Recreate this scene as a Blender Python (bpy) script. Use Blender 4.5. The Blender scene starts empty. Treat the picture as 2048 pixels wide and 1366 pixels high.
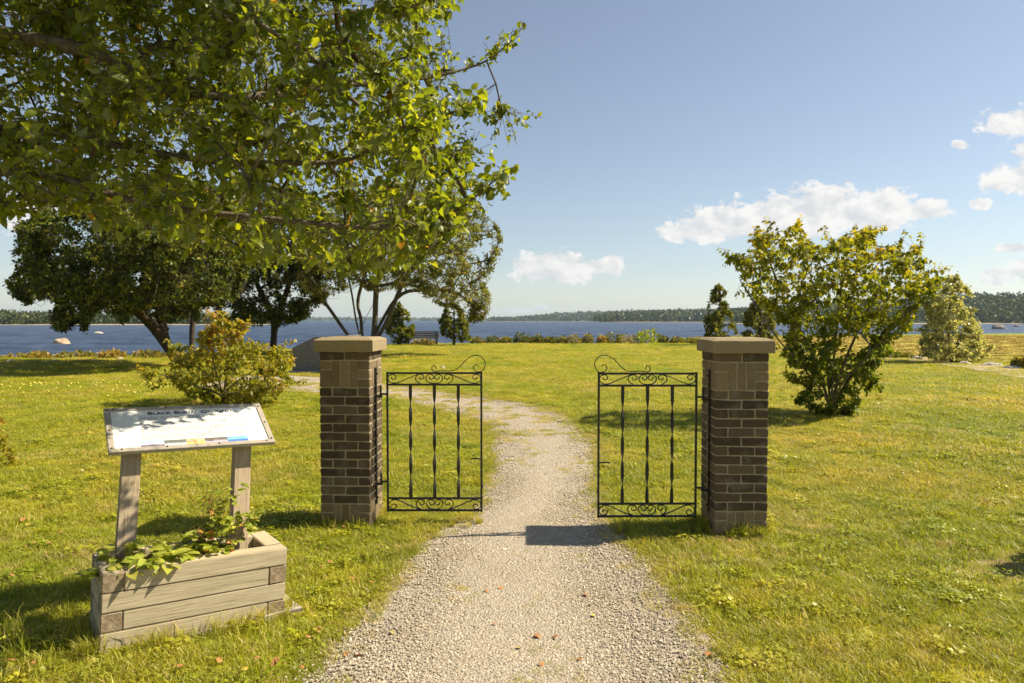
import bpy, bmesh, math, random
import numpy as np
from mathutils import Vector, Matrix, noise as mnoise

rng = np.random.default_rng(7)
random.seed(7)
SC = bpy.context.scene
COL = SC.collection
R = math.radians

# ------------------------------------------------------------------ camera
F = 2048 * 24.0 / 36.0
PITCH = math.atan(42 / F)
CAM_H = 1.57
cam_d = bpy.data.cameras.new('camera'); cam = bpy.data.objects.new('camera', cam_d); COL.objects.link(cam)
cam_d.lens = 24.0; cam_d.sensor_width = 36.0; cam_d.clip_start = 0.05; cam_d.clip_end = 30000
cam.location = (0, 0, CAM_H); cam.rotation_euler = (math.pi / 2 - PITCH, 0, 0)
cam_d.dof.use_dof = True; cam_d.dof.focus_distance = 5.2; cam_d.dof.aperture_fstop = 5.0
SC.camera = cam

# ------------------------------------------------------------------ sun, sky, exposure
SUN_AZ = math.atan2(0.155, 1.0)          # from +X, a little behind the gate
SUN_EL = R(46.0)
sd = bpy.data.lights.new('sun', 'SUN'); sun = bpy.data.objects.new('sun', sd); COL.objects.link(sun)
sd.energy = 5.0; sd.angle = R(0.53); sd.color = (1.0, 0.885, 0.67)
SUNV = Vector((math.cos(SUN_EL) * math.cos(SUN_AZ), math.cos(SUN_EL) * math.sin(SUN_AZ), math.sin(SUN_EL)))
sun.rotation_euler = SUNV.to_track_quat('Z', 'Y').to_euler()
sun.location = (20, 4, 20)

W = bpy.data.worlds.new('World'); SC.world = W; W.use_nodes = True
def build_world():
    nt = W.node_tree; nt.nodes.clear(); L = nt.links
    N = lambda t, **k: _n(nt, t, **k)
    out = N('ShaderNodeOutputWorld'); bg = N('ShaderNodeBackground'); bg.inputs['Strength'].default_value = 0.068
    sky = N('ShaderNodeTexSky'); sky.sky_type = 'NISHITA'; sky.sun_disc = False
    sky.sun_elevation = SUN_EL; sky.sun_rotation = math.pi / 2 - SUN_AZ
    sky.air_density = 1.0; sky.dust_density = 0.35; sky.ozone_density = 1.2; sky.altitude = 0
    hs = N('ShaderNodeHueSaturation'); hs.inputs['Saturation'].default_value = 0.78; hs.inputs['Value'].default_value = 0.94
    L.new(sky.outputs[0], hs.inputs['Color'])
    tc = N('ShaderNodeTexCoord'); sep = N('ShaderNodeSeparateXYZ'); L.new(tc.outputs['Generated'], sep.inputs[0])
    def M(op, a, b=None, c=None, clamp=False):
        m = N('ShaderNodeMath'); m.operation = op; m.use_clamp = clamp
        for i, v in enumerate((a, b, c)):
            if v is None: continue
            if isinstance(v, (int, float)): m.inputs[i].default_value = v
            else: L.new(v, m.inputs[i])
        return m.outputs[0]
    yc = M('MAXIMUM', sep.outputs['Y'], 0.02)
    u = M('DIVIDE', sep.outputs['X'], yc); v = M('DIVIDE', sep.outputs['Z'], yc)
    comb = N('ShaderNodeCombineXYZ'); L.new(u, comb.inputs[0]); L.new(v, comb.inputs[1])
    mp = N('ShaderNodeMapping'); mp.inputs['Scale'].default_value = (1.0, 1.35, 1.0); L.new(comb.outputs[0], mp.inputs[0])
    n1 = N('ShaderNodeTexNoise'); n1.inputs['Scale'].default_value = 21; n1.inputs['Detail'].default_value = 9; n1.inputs['Roughness'].default_value = 0.60
    L.new(mp.outputs[0], n1.inputs['Vector'])
    nz = M('SUBTRACT', n1.outputs['Fac'], 0.5)
    mp2 = N('ShaderNodeMapping'); mp2.inputs['Scale'].default_value = (1.0, 1.35, 1.0); mp2.inputs['Location'].default_value = (0.010, 0.016, 0); L.new(comb.outputs[0], mp2.inputs[0])
    n2 = N('ShaderNodeTexNoise'); n2.inputs['Scale'].default_value = 21; n2.inputs['Detail'].default_value = 4; n2.inputs['Roughness'].default_value = 0.55
    L.new(mp2.outputs[0], n2.inputs['Vector'])
    # cumulus clouds: centre and radius as tangents of azimuth / elevation
    blobs = [(1400, 468, 78, 26), (1470, 452, 95, 34), (1560, 445, 105, 44), (1650, 432, 110, 46), (1745, 425, 110, 44), (1835, 424, 60, 24),
             (1075, 540, 46, 30), (1130, 542, 60, 28), (1190, 536, 34, 16), (1222, 535, 22, 22), (2005, 255, 55, 24), (2070, 250, 70, 36), (2020, 362, 55, 36),
             (2085, 345, 70, 50), (1957, 411, 20, 10), (2000, 558, 30, 18), (2050, 545, 40, 26), (1912, 294, 16, 8), (2045, 305, 30, 18),
             (60, 438, 60, 44), (2018, 498, 26, 10), (1030, 622, 30, 5), (1078, 616, 16, 5),
             (2300, 300, 160, 70), (2420, 470, 130, 50), (2700, 380, 170, 80), (-350, 400, 170, 70), (-700, 300, 190, 90)]
    dens = None; low = None
    for (px, py, rx, ry) in blobs:
        cu, cv = (px - 1024) / F, (641 - py) / F
        du = M('DIVIDE', M('SUBTRACT', u, cu), rx * 1.12 / F); dv = M('DIVIDE', M('SUBTRACT', v, cv), ry * 1.18 / F)
        dv = M('MAXIMUM', dv, M('MULTIPLY', dv, -1.45))     # flatter base
        d2 = M('ADD', M('MULTIPLY', du, du), M('MULTIPLY', dv, dv))
        d = M('SUBTRACT', 1.0, M('SQRT', d2))
        dens = d if dens is None else M('SMOOTH_MAX', dens, d, 0.25)
    n3 = N('ShaderNodeTexNoise'); n3.inputs['Scale'].default_value = 75; n3.inputs['Detail'].default_value = 6; n3.inputs['Roughness'].default_value = 0.6; L.new(mp.outputs[0], n3.inputs['Vector'])
    dn = M('ADD', M('ADD', dens, M('MULTIPLY', nz, 2.2)), M('MULTIPLY', M('SUBTRACT', n3.outputs['Fac'], 0.5), 1.3))
    mr = N('ShaderNodeMapRange'); mr.interpolation_type = 'SMOOTHSTEP'
    mr.inputs['From Min'].default_value = -0.16; mr.inputs['From Max'].default_value = 0.22
    L.new(dn, mr.inputs['Value'])
    fac = M('MULTIPLY', mr.outputs[0], M('GREATER_THAN', sep.outputs['Y'], 0.05))
    fac = M('MULTIPLY', fac, 0.93)
    # cloud colour: sun shading painted in, cream sunward, greyer away from it
    mr2 = N('ShaderNodeMapRange'); mr2.inputs['From Min'].default_value = -0.14; mr2.inputs['From Max'].default_value = 0.10; L.new(M('SUBTRACT', n1.outputs['Fac'], n2.outputs['Fac']), mr2.inputs['Value'])
    cm = N('ShaderNodeMix'); cm.data_type = 'RGBA'; L.new(mr2.outputs[0], cm.inputs[0])
    cm.inputs[6].default_value = (5.7, 5.7, 5.8, 1); cm.inputs[7].default_value = (7.6, 7.4, 7.1, 1)
    mx = N('ShaderNodeMix'); mx.data_type = 'RGBA'; L.new(fac, mx.inputs[0]); L.new(hs.outputs[0], mx.inputs[6]); L.new(cm.outputs[2], mx.inputs[7])
    L.new(mx.outputs[2], bg.inputs['Color']); L.new(bg.outputs[0], out.inputs[0])
def _n(nt, t, **k):
    n = nt.nodes.new(t)
    for a, b in k.items(): setattr(n, a, b)
    return n
build_world()

SC.render.engine = 'CYCLES'
SC.view_settings.view_transform = 'Standard'; SC.view_settings.look = 'None'
SC.view_settings.gamma = 1.0; SC.view_settings.use_curve_mapping = False
SC.view_settings.exposure = 0.95
SC.cycles.use_denoising = True
SC.cycles.max_bounces = 8; SC.cycles.diffuse_bounces = 4; SC.cycles.glossy_bounces = 2; SC.cycles.transmission_bounces = 4
SC.cycles.volume_bounces = 0; SC.cycles.transparent_max_bounces = 8
SC.cycles.sample_clamp_indirect = 6.0

# ------------------------------------------------------------------ helpers
cp, sp = math.cos(PITCH), math.sin(PITCH)
def ray(px, py):
    a, b = (px - 1024) / F, (683 - py) / F
    return np.array((a, cp + b * sp, -sp + b * cp))
def at(px, py, Y):
    d = ray(px, py); return np.array((0, 0, CAM_H)) + d * (Y / d[1])
def ground(px, py, z=0.0):
    d = ray(px, py); return np.array((0, 0, CAM_H)) + d * ((z - CAM_H) / d[2])
def project(P):
    P = np.asarray(P, float); x, y, z = P[..., 0], P[..., 1], P[..., 2] - CAM_H
    dep = y * cp - z * sp; up = y * sp + z * cp
    dep = np.where(np.abs(dep) < 1e-6, 1e-6, dep)
    return 1024 + F * x / dep, 683 - F * up / dep, dep
def inpoly(px, py, poly):
    poly = np.asarray(poly, float); n = len(poly); ins = np.zeros(np.shape(px), bool); j = n - 1
    for i in range(n):
        xi, yi = poly[i]; xj, yj = poly[j]
        c = ((yi > py) != (yj > py)) & (px < (xj - xi) * (py - yi) / (yj - yi + 1e-12) + xi)
        ins ^= c; j = i
    return ins

def fast_mesh(name, V, Fc, mat=None, attrs=None, smooth=False):
    V = np.asarray(V, np.float32); Fc = np.asarray(Fc, np.int32); k = Fc.shape[1]
    me = bpy.data.meshes.new(name)
    me.vertices.add(len(V)); me.vertices.foreach_set('co', V.ravel())
    me.loops.add(Fc.size); me.loops.foreach_set('vertex_index', Fc.ravel())
    me.polygons.add(len(Fc)); me.polygons.foreach_set('loop_start', np.arange(0, Fc.size, k, dtype=np.int32))
    me.polygons.foreach_set('loop_total', np.full(len(Fc), k, np.int32))
    if smooth: me.polygons.foreach_set('use_smooth', np.ones(len(Fc), bool))
    for an, av in (attrs or {}).items():
        a = me.attributes.new(an, 'FLOAT', 'POINT'); a.data.foreach_set('value', np.asarray(av, np.float32))
    me.update(calc_edges=True)
    if mat: me.materials.append(mat)
    return me
def link(name, me, parent=None, loc=None, rot=None):
    o = bpy.data.objects.new(name, me); COL.objects.link(o)
    if parent is not None: o.parent = parent
    if loc is not None: o.location = loc
    if rot is not None: o.rotation_euler = rot
    return o
def tag(o, label=None, cat=None, group=None, kind=None):
    if label: o['label'] = label
    if cat: o['category'] = cat
    if group: o['group'] = group
    if kind: o['kind'] = kind
    return o
def empty(name, loc=(0, 0, 0), rot=(0, 0, 0), label=None, cat=None, group=None):
    o = bpy.data.objects.new(name, None); COL.objects.link(o); o.location = loc; o.rotation_euler = rot
    o.empty_display_size = 0.2
    return tag(o, label, cat, group)
def bm_mesh(name, bm, mat=None, smooth=False):
    me = bpy.data.meshes.new(name); bm.to_mesh(me); bm.free()
    if mat: me.materials.append(mat)
    if smooth:
        for p in me.polygons: p.use_smooth = True
    return me
def box_mesh(name, sx, sy, sz, mat, bev=0.0, jit=0.0, seed=0, centre=(0, 0, 0), seg=1):
    bm = bmesh.new(); bmesh.ops.create_cube(bm, size=1.0)
    for v in bm.verts: v.co = Vector((v.co.x * sx, v.co.y * sy, v.co.z * sz))
    if bev: bmesh.ops.bevel(bm, geom=bm.edges[:], offset=bev, segments=seg, affect='EDGES', profile=0.6)
    rr = random.Random(seed)
    for v in bm.verts: v.co += Vector((rr.uniform(-jit, jit), rr.uniform(-jit, jit), rr.uniform(-jit, jit))) + Vector(centre)
    return bm_mesh(name, bm, mat)
def catmull(pts, n=8):
    P = np.asarray(pts, float); P = np.vstack([2 * P[0] - P[1], P, 2 * P[-1] - P[-2]]); out = []
    for i in range(1, len(P) - 2):
        for t in np.linspace(0, 1, n, endpoint=False):
            a, b, c, d = P[i - 1], P[i], P[i + 1], P[i + 2]
            out.append(0.5 * (2 * b + (c - a) * t + (2 * a - 5 * b + 4 * c - d) * t * t + (3 * b - a - 3 * c + d) * t ** 3))
    out.append(P[-2]); return np.array(out)
def fbm(x, y, z=0.0, s=1.0, o=3):
    return mnoise.fractal(Vector((x * s, y * s, z * s)), 1.0, 2.0, o)
def npnoise(x, y, seed=0):
    """cheap smooth vectorised noise, about -1..1"""
    r = np.random.default_rng(seed); v = 0
    for k in range(6):
        a = r.uniform(0, 6.28); f = 1.0 * 1.6 ** (k * 0.6); ph = r.uniform(0, 6.28, 2)
        v = v + np.sin((x * math.cos(a) + y * math.sin(a)) * f + ph[0]) * np.cos((x * math.sin(a) - y * math.cos(a)) * f * 0.8 + ph[1])
    return v / 2.6

# ------------------------------------------------------------------ materials
def new_mat(name):
    m = bpy.data.materials.new(name); m.use_nodes = True; m.node_tree.nodes.clear(); return m, m.node_tree
def rgb(h): return (*h, 1.0)
def ramp(nt, stops, src, interp='LINEAR'):
    r = _n(nt, 'ShaderNodeValToRGB'); cr = r.color_ramp; cr.interpolation = interp
    while len(cr.elements) < len(stops): cr.elements.new(0.5)
    for e, (p, c) in zip(cr.elements, stops): e.position = p; e.color = rgb(c)
    nt.links.new(src, r.inputs[0]); return r.outputs[0]
def noise(nt, vec, scale, detail=4, rough=0.55, dim='3D'):
    n = _n(nt, 'ShaderNodeTexNoise'); n.inputs['Scale'].default_value = scale; n.inputs['Detail'].default_value = detail; n.inputs['Roughness'].default_value = rough
    if vec is not None: nt.links.new(vec, n.inputs['Vector'])
    return n.outputs['Fac']
def mixc(nt, fac, a, b, mode='MIX'):
    m = _n(nt, 'ShaderNodeMix'); m.data_type = 'RGBA'; m.blend_type = mode
    for i, v in ((0, fac), (6, a), (7, b)):
        if isinstance(v, (int, float)): m.inputs[i].default_value = v
        elif isinstance(v, tuple): m.inputs[i].default_value = rgb(v) if len(v) == 3 else v
        else: nt.links.new(v, m.inputs[i])
    return m.outputs[2]
def math_n(nt, op, a, b=None, clamp=False):
    m = _n(nt, 'ShaderNodeMath'); m.operation = op; m.use_clamp = clamp
    for i, v in enumerate((a, b)):
        if v is None: continue
        if isinstance(v, (int, float)): m.inputs[i].default_value = v
        else: nt.links.new(v, m.inputs[i])
    return m.outputs[0]
def maprange(nt, v, a, b, c=0.0, d=1.0):
    m = _n(nt, 'ShaderNodeMapRange'); m.inputs['From Min'].default_value = a; m.inputs['From Max'].default_value = b
    m.inputs['To Min'].default_value = c; m.inputs['To Max'].default_value = d; nt.links.new(v, m.inputs['Value']); return m.outputs[0]
def principled(nt, col, rough=0.7, spec=0.3, metal=0.0, bump=None, bstr=0.5, bdist=0.01):
    b = _n(nt, 'ShaderNodeBsdfPrincipled'); o = _n(nt, 'ShaderNodeOutputMaterial')
    if isinstance(col, tuple): b.inputs['Base Color'].default_value = rgb(col)
    else: nt.links.new(col, b.inputs['Base Color'])
    if isinstance(rough, (int, float)): b.inputs['Roughness'].default_value = rough
    else: nt.links.new(rough, b.inputs['Roughness'])
    b.inputs['Specular IOR Level'].default_value = spec; b.inputs['Metallic'].default_value = metal
    if bump is not None:
        bp = _n(nt, 'ShaderNodeBump'); bp.inputs['Strength'].default_value = bstr; bp.inputs['Distance'].default_value = bdist
        nt.links.new(bump, bp.inputs['Height']); nt.links.new(bp.outputs[0], b.inputs['Normal'])
    nt.links.new(b.outputs[0], o.inputs[0]); return b
def pos(nt): return _n(nt, 'ShaderNodeNewGeometry').outputs['Position']
def objc(nt): return _n(nt, 'ShaderNodeTexCoord').outputs['Object']
def orand(nt): return _n(nt, 'ShaderNodeObjectInfo').outputs['Random']
def attr(nt, name): a = _n(nt, 'ShaderNodeAttribute'); a.attribute_name = name; return a.outputs['Fac']
def mapping(nt, vec, scale):
    m = _n(nt, 'ShaderNodeMapping'); m.inputs['Scale'].default_value = scale; nt.links.new(vec, m.inputs[0]); return m.outputs[0]

def leaf_mat(name, stops, trans=0.4, tcol=(1.15, 1.1, 0.55), rough=0.45, spec=0.35, under=None):
    m, nt = new_mat(name); L = nt.links
    c = ramp(nt, stops, attr(nt, 'tint'))
    v = noise(nt, pos(nt), 7.0, 2); c = mixc(nt, 1.0, c, ramp(nt, [(0.3, (0.72, 0.74, 0.72)), (0.7, (1.2, 1.16, 1.1))], v), 'MULTIPLY')
    cf = c
    if under:
        cf = mixc(nt, _n(nt, 'ShaderNodeNewGeometry').outputs['Backfacing'], c, mixc(nt, 0.55, c, under))
    b = _n(nt, 'ShaderNodeBsdfPrincipled'); L.new(cf, b.inputs['Base Color']); b.inputs['Roughness'].default_value = rough; b.inputs['Specular IOR Level'].default_value = spec
    t = _n(nt, 'ShaderNodeBsdfTranslucent'); L.new(mixc(nt, 1.0, c, tcol, 'MULTIPLY'), t.inputs['Color'])
    mx = _n(nt, 'ShaderNodeMixShader'); mx.inputs[0].default_value = trans; L.new(b.outputs[0], mx.inputs[1]); L.new(t.outputs[0], mx.inputs[2])
    o = _n(nt, 'ShaderNodeOutputMaterial'); L.new(mx.outputs[0], o.inputs[0]); return m

MAT = {}
def mk_mats():
    # foliage
    MAT['leaf_apple'] = leaf_mat('leaf_apple', [(0.0, (0.07, 0.11, 0.010)), (0.45, (0.165, 0.215, 0.014)), (0.8, (0.29, 0.325, 0.020)), (0.955, (0.37, 0.36, 0.028)), (0.972, (0.46, 0.24, 0.02)), (1.0, (0.40, 0.14, 0.02))], 0.57, (1.7, 1.55, 0.5), 0.38, 0.45, under=(0.30, 0.31, 0.17))
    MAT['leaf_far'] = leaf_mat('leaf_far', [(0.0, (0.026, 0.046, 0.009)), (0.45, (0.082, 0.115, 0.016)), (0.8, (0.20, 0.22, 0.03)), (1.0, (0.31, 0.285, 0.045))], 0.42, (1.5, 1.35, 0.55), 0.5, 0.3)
    MAT['leaf_thin'] = leaf_mat('leaf_thin', [(0.0, (0.09, 0.11, 0.018)), (0.6, (0.21, 0.235, 0.042)), (0.9, (0.37, 0.355, 0.09)), (1.0, (0.42, 0.24, 0.10))], 0.52, (1.4, 1.25, 0.6))
    MAT['leaf_dogwood'] = leaf_mat('leaf_dogwood', [(0.0, (0.085, 0.13, 0.010)), (0.4, (0.20, 0.235, 0.016)), (0.7, (0.35, 0.325, 0.035)), (0.88, (0.46, 0.29, 0.04)), (1.0, (0.46, 0.17, 0.04))], 0.52, (1.6, 1.4, 0.5))
    MAT['leaf_silver'] = leaf_mat('leaf_silver', [(0.0, (0.24, 0.255, 0.09)), (0.5, (0.46, 0.47, 0.19)), (1.0, (0.66, 0.66, 0.40))], 0.52, (1.3, 1.2, 0.6), 0.4, 0.5)
    MAT['needle'] = leaf_mat('needle', [(0.0, (0.08, 0.11, 0.018)), (0.6, (0.20, 0.225, 0.034)), (1.0, (0.35, 0.34, 0.05))], 0.5, (1.4, 1.25, 0.5))
    MAT['leaf_shore'] = leaf_mat('leaf_shore', [(0.0, (0.10, 0.12, 0.025)), (0.5, (0.20, 0.20, 0.04)), (0.8, (0.33, 0.27, 0.06)), (1.0, (0.42, 0.30, 0.09))], 0.42, (1.3, 1.2, 0.6))
    MAT['leaf_shore_green'] = leaf_mat('leaf_shore_green', [(0.0, (0.14, 0.21, 0.015)), (1.0, (0.32, 0.37, 0.03))], 0.45, (1.4, 1.3, 0.5))
    MAT['leaf_planter'] = leaf_mat('leaf_planter', [(0.0, (0.17, 0.24, 0.03)), (0.6, (0.36, 0.41, 0.06)), (0.93, (0.50, 0.47, 0.09)), (1.0, (0.48, 0.22, 0.06))], 0.40, (1.4, 1.3, 0.5))
    MAT['far_wood'] = leaf_mat('far_wood', [(0.0, (0.020, 0.036, 0.012)), (0.5, (0.060, 0.085, 0.022)), (1.0, (0.14, 0.15, 0.035))], 0.3)
    # bark
    for nm, a, b in (('bark', (0.055, 0.042, 0.030), (0.17, 0.14, 0.10)), ('bark_dark', (0.03, 0.022, 0.016), (0.10, 0.075, 0.05))):
        m, nt = new_mat(nm); p = mapping(nt, objc(nt), (9, 9, 2.2)); f = noise(nt, p, 3.0, 6, 0.65)
        principled(nt, ramp(nt, [(0.3, a), (0.7, b)], f), 0.85, 0.2, bump=f, bstr=0.8, bdist=0.02); MAT[nm] = m
    # bricks
    def brick(nm, stops):
        m, nt = new_mat(nm); p = pos(nt)
        f = noise(nt, p, 160, 4, 0.7); g = noise(nt, p, 9, 3)
        c = ramp(nt, stops, orand(nt))
        c = mixc(nt, 1.0, c, ramp(nt, [(0.25, (0.55, 0.55, 0.56)), (0.55, (1.0, 1.0, 1.0)), (0.8, (1.5, 1.45, 1.4))], f), 'MULTIPLY')
        c = mixc(nt, maprange(nt, g, 0.52, 0.75, 0, 0.35), c, (0.34, 0.29, 0.23))
        principled(nt, c, 0.9, 0.2, bump=f, bstr=1.0, bdist=0.007); return m
    MAT['brick_dark'] = brick('brick_dark', [(0.0, (0.075, 0.055, 0.034)), (0.6, (0.115, 0.083, 0.051)), (0.9, (0.15, 0.11, 0.068)), (1.0, (0.175, 0.13, 0.08))])
    MAT['brick_tan'] = brick('brick_tan', [(0.0, (0.20, 0.145, 0.085)), (1.0, (0.29, 0.22, 0.13))])
    m, nt = new_mat('mortar'); f = noise(nt, pos(nt), 60, 5, 0.7)
    principled(nt, ramp(nt, [(0.3, (0.27, 0.22, 0.14)), (0.7, (0.43, 0.36, 0.24))], f), 0.95, 0.1, bump=f, bstr=0.5, bdist=0.004); MAT['mortar'] = m
    m, nt = new_mat('cap_stone'); p = pos(nt); f = noise(nt, p, 120, 5, 0.7); g = noise(nt, p, 6, 4)
    c = ramp(nt, [(0.3, (0.22, 0.17, 0.095)), (0.7, (0.38, 0.30, 0.185))], f)
    c = mixc(nt, maprange(nt, g, 0.62, 0.74, 0, 0.7), c, (0.45, 0.24, 0.06))
    c = mixc(nt, maprange(nt, noise(nt, p, 3.3, 3), 0.5, 0.8, 0, 0.5), c, (0.20, 0.18, 0.14))
    principled(nt, c, 0.9, 0.2, bump=f, bstr=1.0, bdist=0.008); MAT['cap_stone'] = m
    m, nt = new_mat('iron'); f = noise(nt, pos(nt), 90, 4); g = noise(nt, pos(nt), 25, 3)
    c = mixc(nt, maprange(nt, g, 0.6, 0.75, 0, 0.6), (0.014, 0.013, 0.012), (0.06, 0.030, 0.016))
    principled(nt, c, ramp(nt, [(0.3, (0.35, 0.35, 0.35)), (0.7, (0.6, 0.6, 0.6))], f), 0.5, bump=f, bstr=0.3, bdist=0.001); MAT['iron'] = m
    # weathered timber, grain along local X
    def timber(nm, a, b, cdark):
        m, nt = new_mat(nm); o = objc(nt)
        add = _n(nt, 'ShaderNodeVectorMath'); nt.links.new(o, add.inputs[0])
        sc = _n(nt, 'ShaderNodeVectorMath'); sc.operation = 'SCALE'; sc.inputs[0].default_value = (7.1, 3.3, 5.7); nt.links.new(orand(nt), sc.inputs['Scale']); nt.links.new(sc.outputs[0], add.inputs[1])
        p = mapping(nt, add.outputs[0], (1.6, 26, 26)); f = noise(nt, p, 2.6, 6, 0.65)
        p2 = mapping(nt, add.outputs[0], (2.5, 70, 70)); f2 = noise(nt, p2, 2.2, 3, 0.6)
        g = noise(nt, add.outputs[0], 5.0, 3)
        c = ramp(nt, [(0.25, a), (0.75, b)], f)
        c = mixc(nt, maprange(nt, f2, 0.60, 0.68, 0, 0.65), c, cdark)
        c = mixc(nt, maprange(nt, g, 0.55, 0.8, 0, 0.5), c, (0.36, 0.28, 0.17))
        principled(nt, c, 0.9, 0.15, bump=f2, bstr=0.7, bdist=0.003); return m
    MAT['timber'] = timber('timber', (0.33, 0.27, 0.175), (0.53, 0.45, 0.31), (0.17, 0.125, 0.08))
    MAT['timber_post'] = timber('timber_post', (0.27, 0.205, 0.14), (0.45, 0.36, 0.25), (0.11, 0.08, 0.055))
    m, nt = new_mat('timber_end'); o = objc(nt); f = noise(nt, mapping(nt, o, (1, 14, 14)), 3, 5, 0.7)
    principled(nt, ramp(nt, [(0.3, (0.16, 0.115, 0.07)), (0.7, (0.38, 0.30, 0.20))], f), 0.95, 0.1, bump=f, bstr=0.5); MAT['timber_end'] = m
    # simple painted / printed
    def flat(nm, c, rough=0.5, spec=0.3, metal=0.0, nscale=40, var=0.12):
        m, nt = new_mat(nm); f = noise(nt, objc(nt), nscale, 4)
        cc = ramp(nt, [(0.25, tuple(x * (1 - var) for x in c)), (0.75, tuple(min(1, x * (1 + var)) for x in c))], f)
        principled(nt, cc, rough, spec, metal, bump=f, bstr=0.08, bdist=0.002); MAT[nm] = m
    flat('sign_frame', (0.34, 0.30, 0.245), 0.5, 0.4); flat('sign_panel', (0.80, 0.79, 0.76), 0.25, 0.5, var=0.02)
    flat('ink', (0.035, 0.032, 0.03), 0.5); flat('ink_grey', (0.26, 0.25, 0.24), 0.6); flat('screw', (0.02, 0.018, 0.016), 0.4, 0.5)
    flat('soil', (0.055, 0.035, 0.022), 0.95, 0.1, nscale=30, var=0.5); flat('pot_black', (0.02, 0.018, 0.017), 0.5)
    flat('concrete', (0.36, 0.32, 0.27), 0.9, 0.2, nscale=30, var=0.3); flat('rock_tan', (0.38, 0.28, 0.19), 0.9, 0.2, nscale=3, var=0.4)
    flat('rock_grey', (0.24, 0.21, 0.18), 0.9, 0.2, nscale=3, var=0.4); flat('rock_pale', (0.42, 0.37, 0.31), 0.9, 0.2, nscale=6, var=0.3)
    flat('granite', (0.13, 0.125, 0.12), 0.75, 0.3, nscale=14, var=0.35); flat('bench_wood', (0.20, 0.17, 0.14), 0.8, 0.2); flat('bench_metal', (0.03, 0.03, 0.03), 0.5)
    flat('apple', (0.50, 0.40, 0.05), 0.4, 0.4, nscale=8, var=0.3); flat('dry_stem', (0.17, 0.10, 0.05), 0.8); flat('dry_litter', (0.24, 0.11, 0.05), 0.9, var=0.5)
    flat('dead_leaf', (0.36, 0.17, 0.06), 0.8, 0.2, nscale=60, var=0.35); flat('yellow_leaf', (0.48, 0.36, 0.05), 0.6, 0.2, var=0.25); flat('dark_stalk', (0.03, 0.02, 0.015), 0.9)
    # photographs printed on the panel
    def photo(nm, stops, nscale, axis=1, n_amt=0.25, stretch=(1, 1, 1)):
        m, nt = new_mat(nm); tc = _n(nt, 'ShaderNodeTexCoord'); sx = _n(nt, 'ShaderNodeSeparateXYZ'); nt.links.new(tc.outputs['Generated'], sx.inputs[0])
        f = noise(nt, mapping(nt, tc.outputs['Generated'], stretch), nscale, 4)
        v = math_n(nt, 'ADD', sx.outputs[axis], math_n(nt, 'MULTIPLY', math_n(nt, 'SUBTRACT', f, 0.5), n_amt * 2))
        principled(nt, ramp(nt, stops, v), 0.3, 0.4); MAT[nm] = m
    photo('photo_sunset', [(0.0, (0.12, 0.11, 0.16)), (0.25, (0.20, 0.17, 0.24)), (0.35, (0.62, 0.48, 0.62)), (0.7, (0.40, 0.50, 0.78)), (1.0, (0.20, 0.38, 0.75))], 2.5)
    photo('photo_reeds', [(0.0, (0.75, 0.74, 0.72)), (0.3, (0.70, 0.69, 0.68)), (0.42, (0.13, 0.14, 0.13)), (1.0, (0.17, 0.18, 0.16))], 9, 1, 0.5, (3, 1, 1))
    photo('photo_plant', [(0.0, (0.62, 0.48, 0.10)), (0.38, (0.62, 0.47, 0.14)), (0.5, (0.28, 0.15, 0.10)), (0.62, (0.66, 0.56, 0.44)), (1.0, (0.58, 0.44, 0.12))], 5, 1, 0.7)
    photo('photo_dusk', [(0.0, (0.36, 0.33, 0.40)), (0.3, (0.42, 0.38, 0.46)), (0.5, (0.14, 0.12, 0.11)), (1.0, (0.17, 0.15, 0.13))], 3, 1, 0.4)
    photo('photo_lake', [(0.0, (0.07, 0.16, 0.42)), (0.42, (0.09, 0.22, 0.55)), (0.48, (0.25, 0.47, 0.82)), (1.0, (0.14, 0.34, 0.78))], 3, 1, 0.06)
    # ground: mown lawn, thatch, bare earth and marsh by vertex masks
    m, nt = new_mat('ground'); p = pos(nt)
    big = noise(nt, p, 0.35, 4, 0.6); mid = noise(nt, p, 1.7, 4, 0.6); fine = noise(nt, p, 26, 5, 0.75); sp_ = noise(nt, mapping(nt, p, (1, 0.35, 1)), 9, 5, 0.7)
    c = ramp(nt, [(0.25, (0.18, 0.195, 0.017)), (0.50, (0.25, 0.24, 0.023)), (0.74, (0.33, 0.265, 0.05))], big)
    c = mixc(nt, maprange(nt, mid, 0.4, 0.75, 0, 0.6), c, (0.215, 0.225, 0.016))
    c = mixc(nt, 1.0, c, ramp(nt, [(0.2, (0.5, 0.52, 0.5)), (0.5, (1.0, 1.0, 1.0)), (0.8, (1.4, 1.35, 1.3))], fine), 'MULTIPLY')
    c = mixc(nt, 1.0, c, ramp(nt, [(0.3, (0.75, 0.78, 0.75)), (0.7, (1.2, 1.18, 1.1))], sp_), 'MULTIPLY')
    marsh = ramp(nt, [(0.25, (0.27, 0.155, 0.045)), (0.42, (0.37, 0.26, 0.06)), (0.6, (0.31, 0.275, 0.045)), (0.8, (0.26, 0.15, 0.05))], noise(nt, mapping(nt, p, (0.10, 0.42, 1)), 1.0, 4, 0.6))
    c = mixc(nt, attr(nt, 'marsh'), c, marsh)
    c = mixc(nt, attr(nt, 'sedge'), c, (0.17, 0.23, 0.03))
    earth = ramp(nt, [(0.3, (0.17, 0.105, 0.065)), (0.7, (0.33, 0.235, 0.16))], fine)
    ef = math_n(nt, 'MULTIPLY', attr(nt, 'earth'), maprange(nt, mid, 0.3, 0.6, 0.3, 1.0)); c = mixc(nt, ef, c, earth)
    bed = attr(nt, 'bed'); c = mixc(nt, bed, c, (0.20, 0.16, 0.11))
    principled(nt, c, 0.95, 0.05, bump=fine, bstr=0.6, bdist=0.03); MAT['ground'] = m
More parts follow.
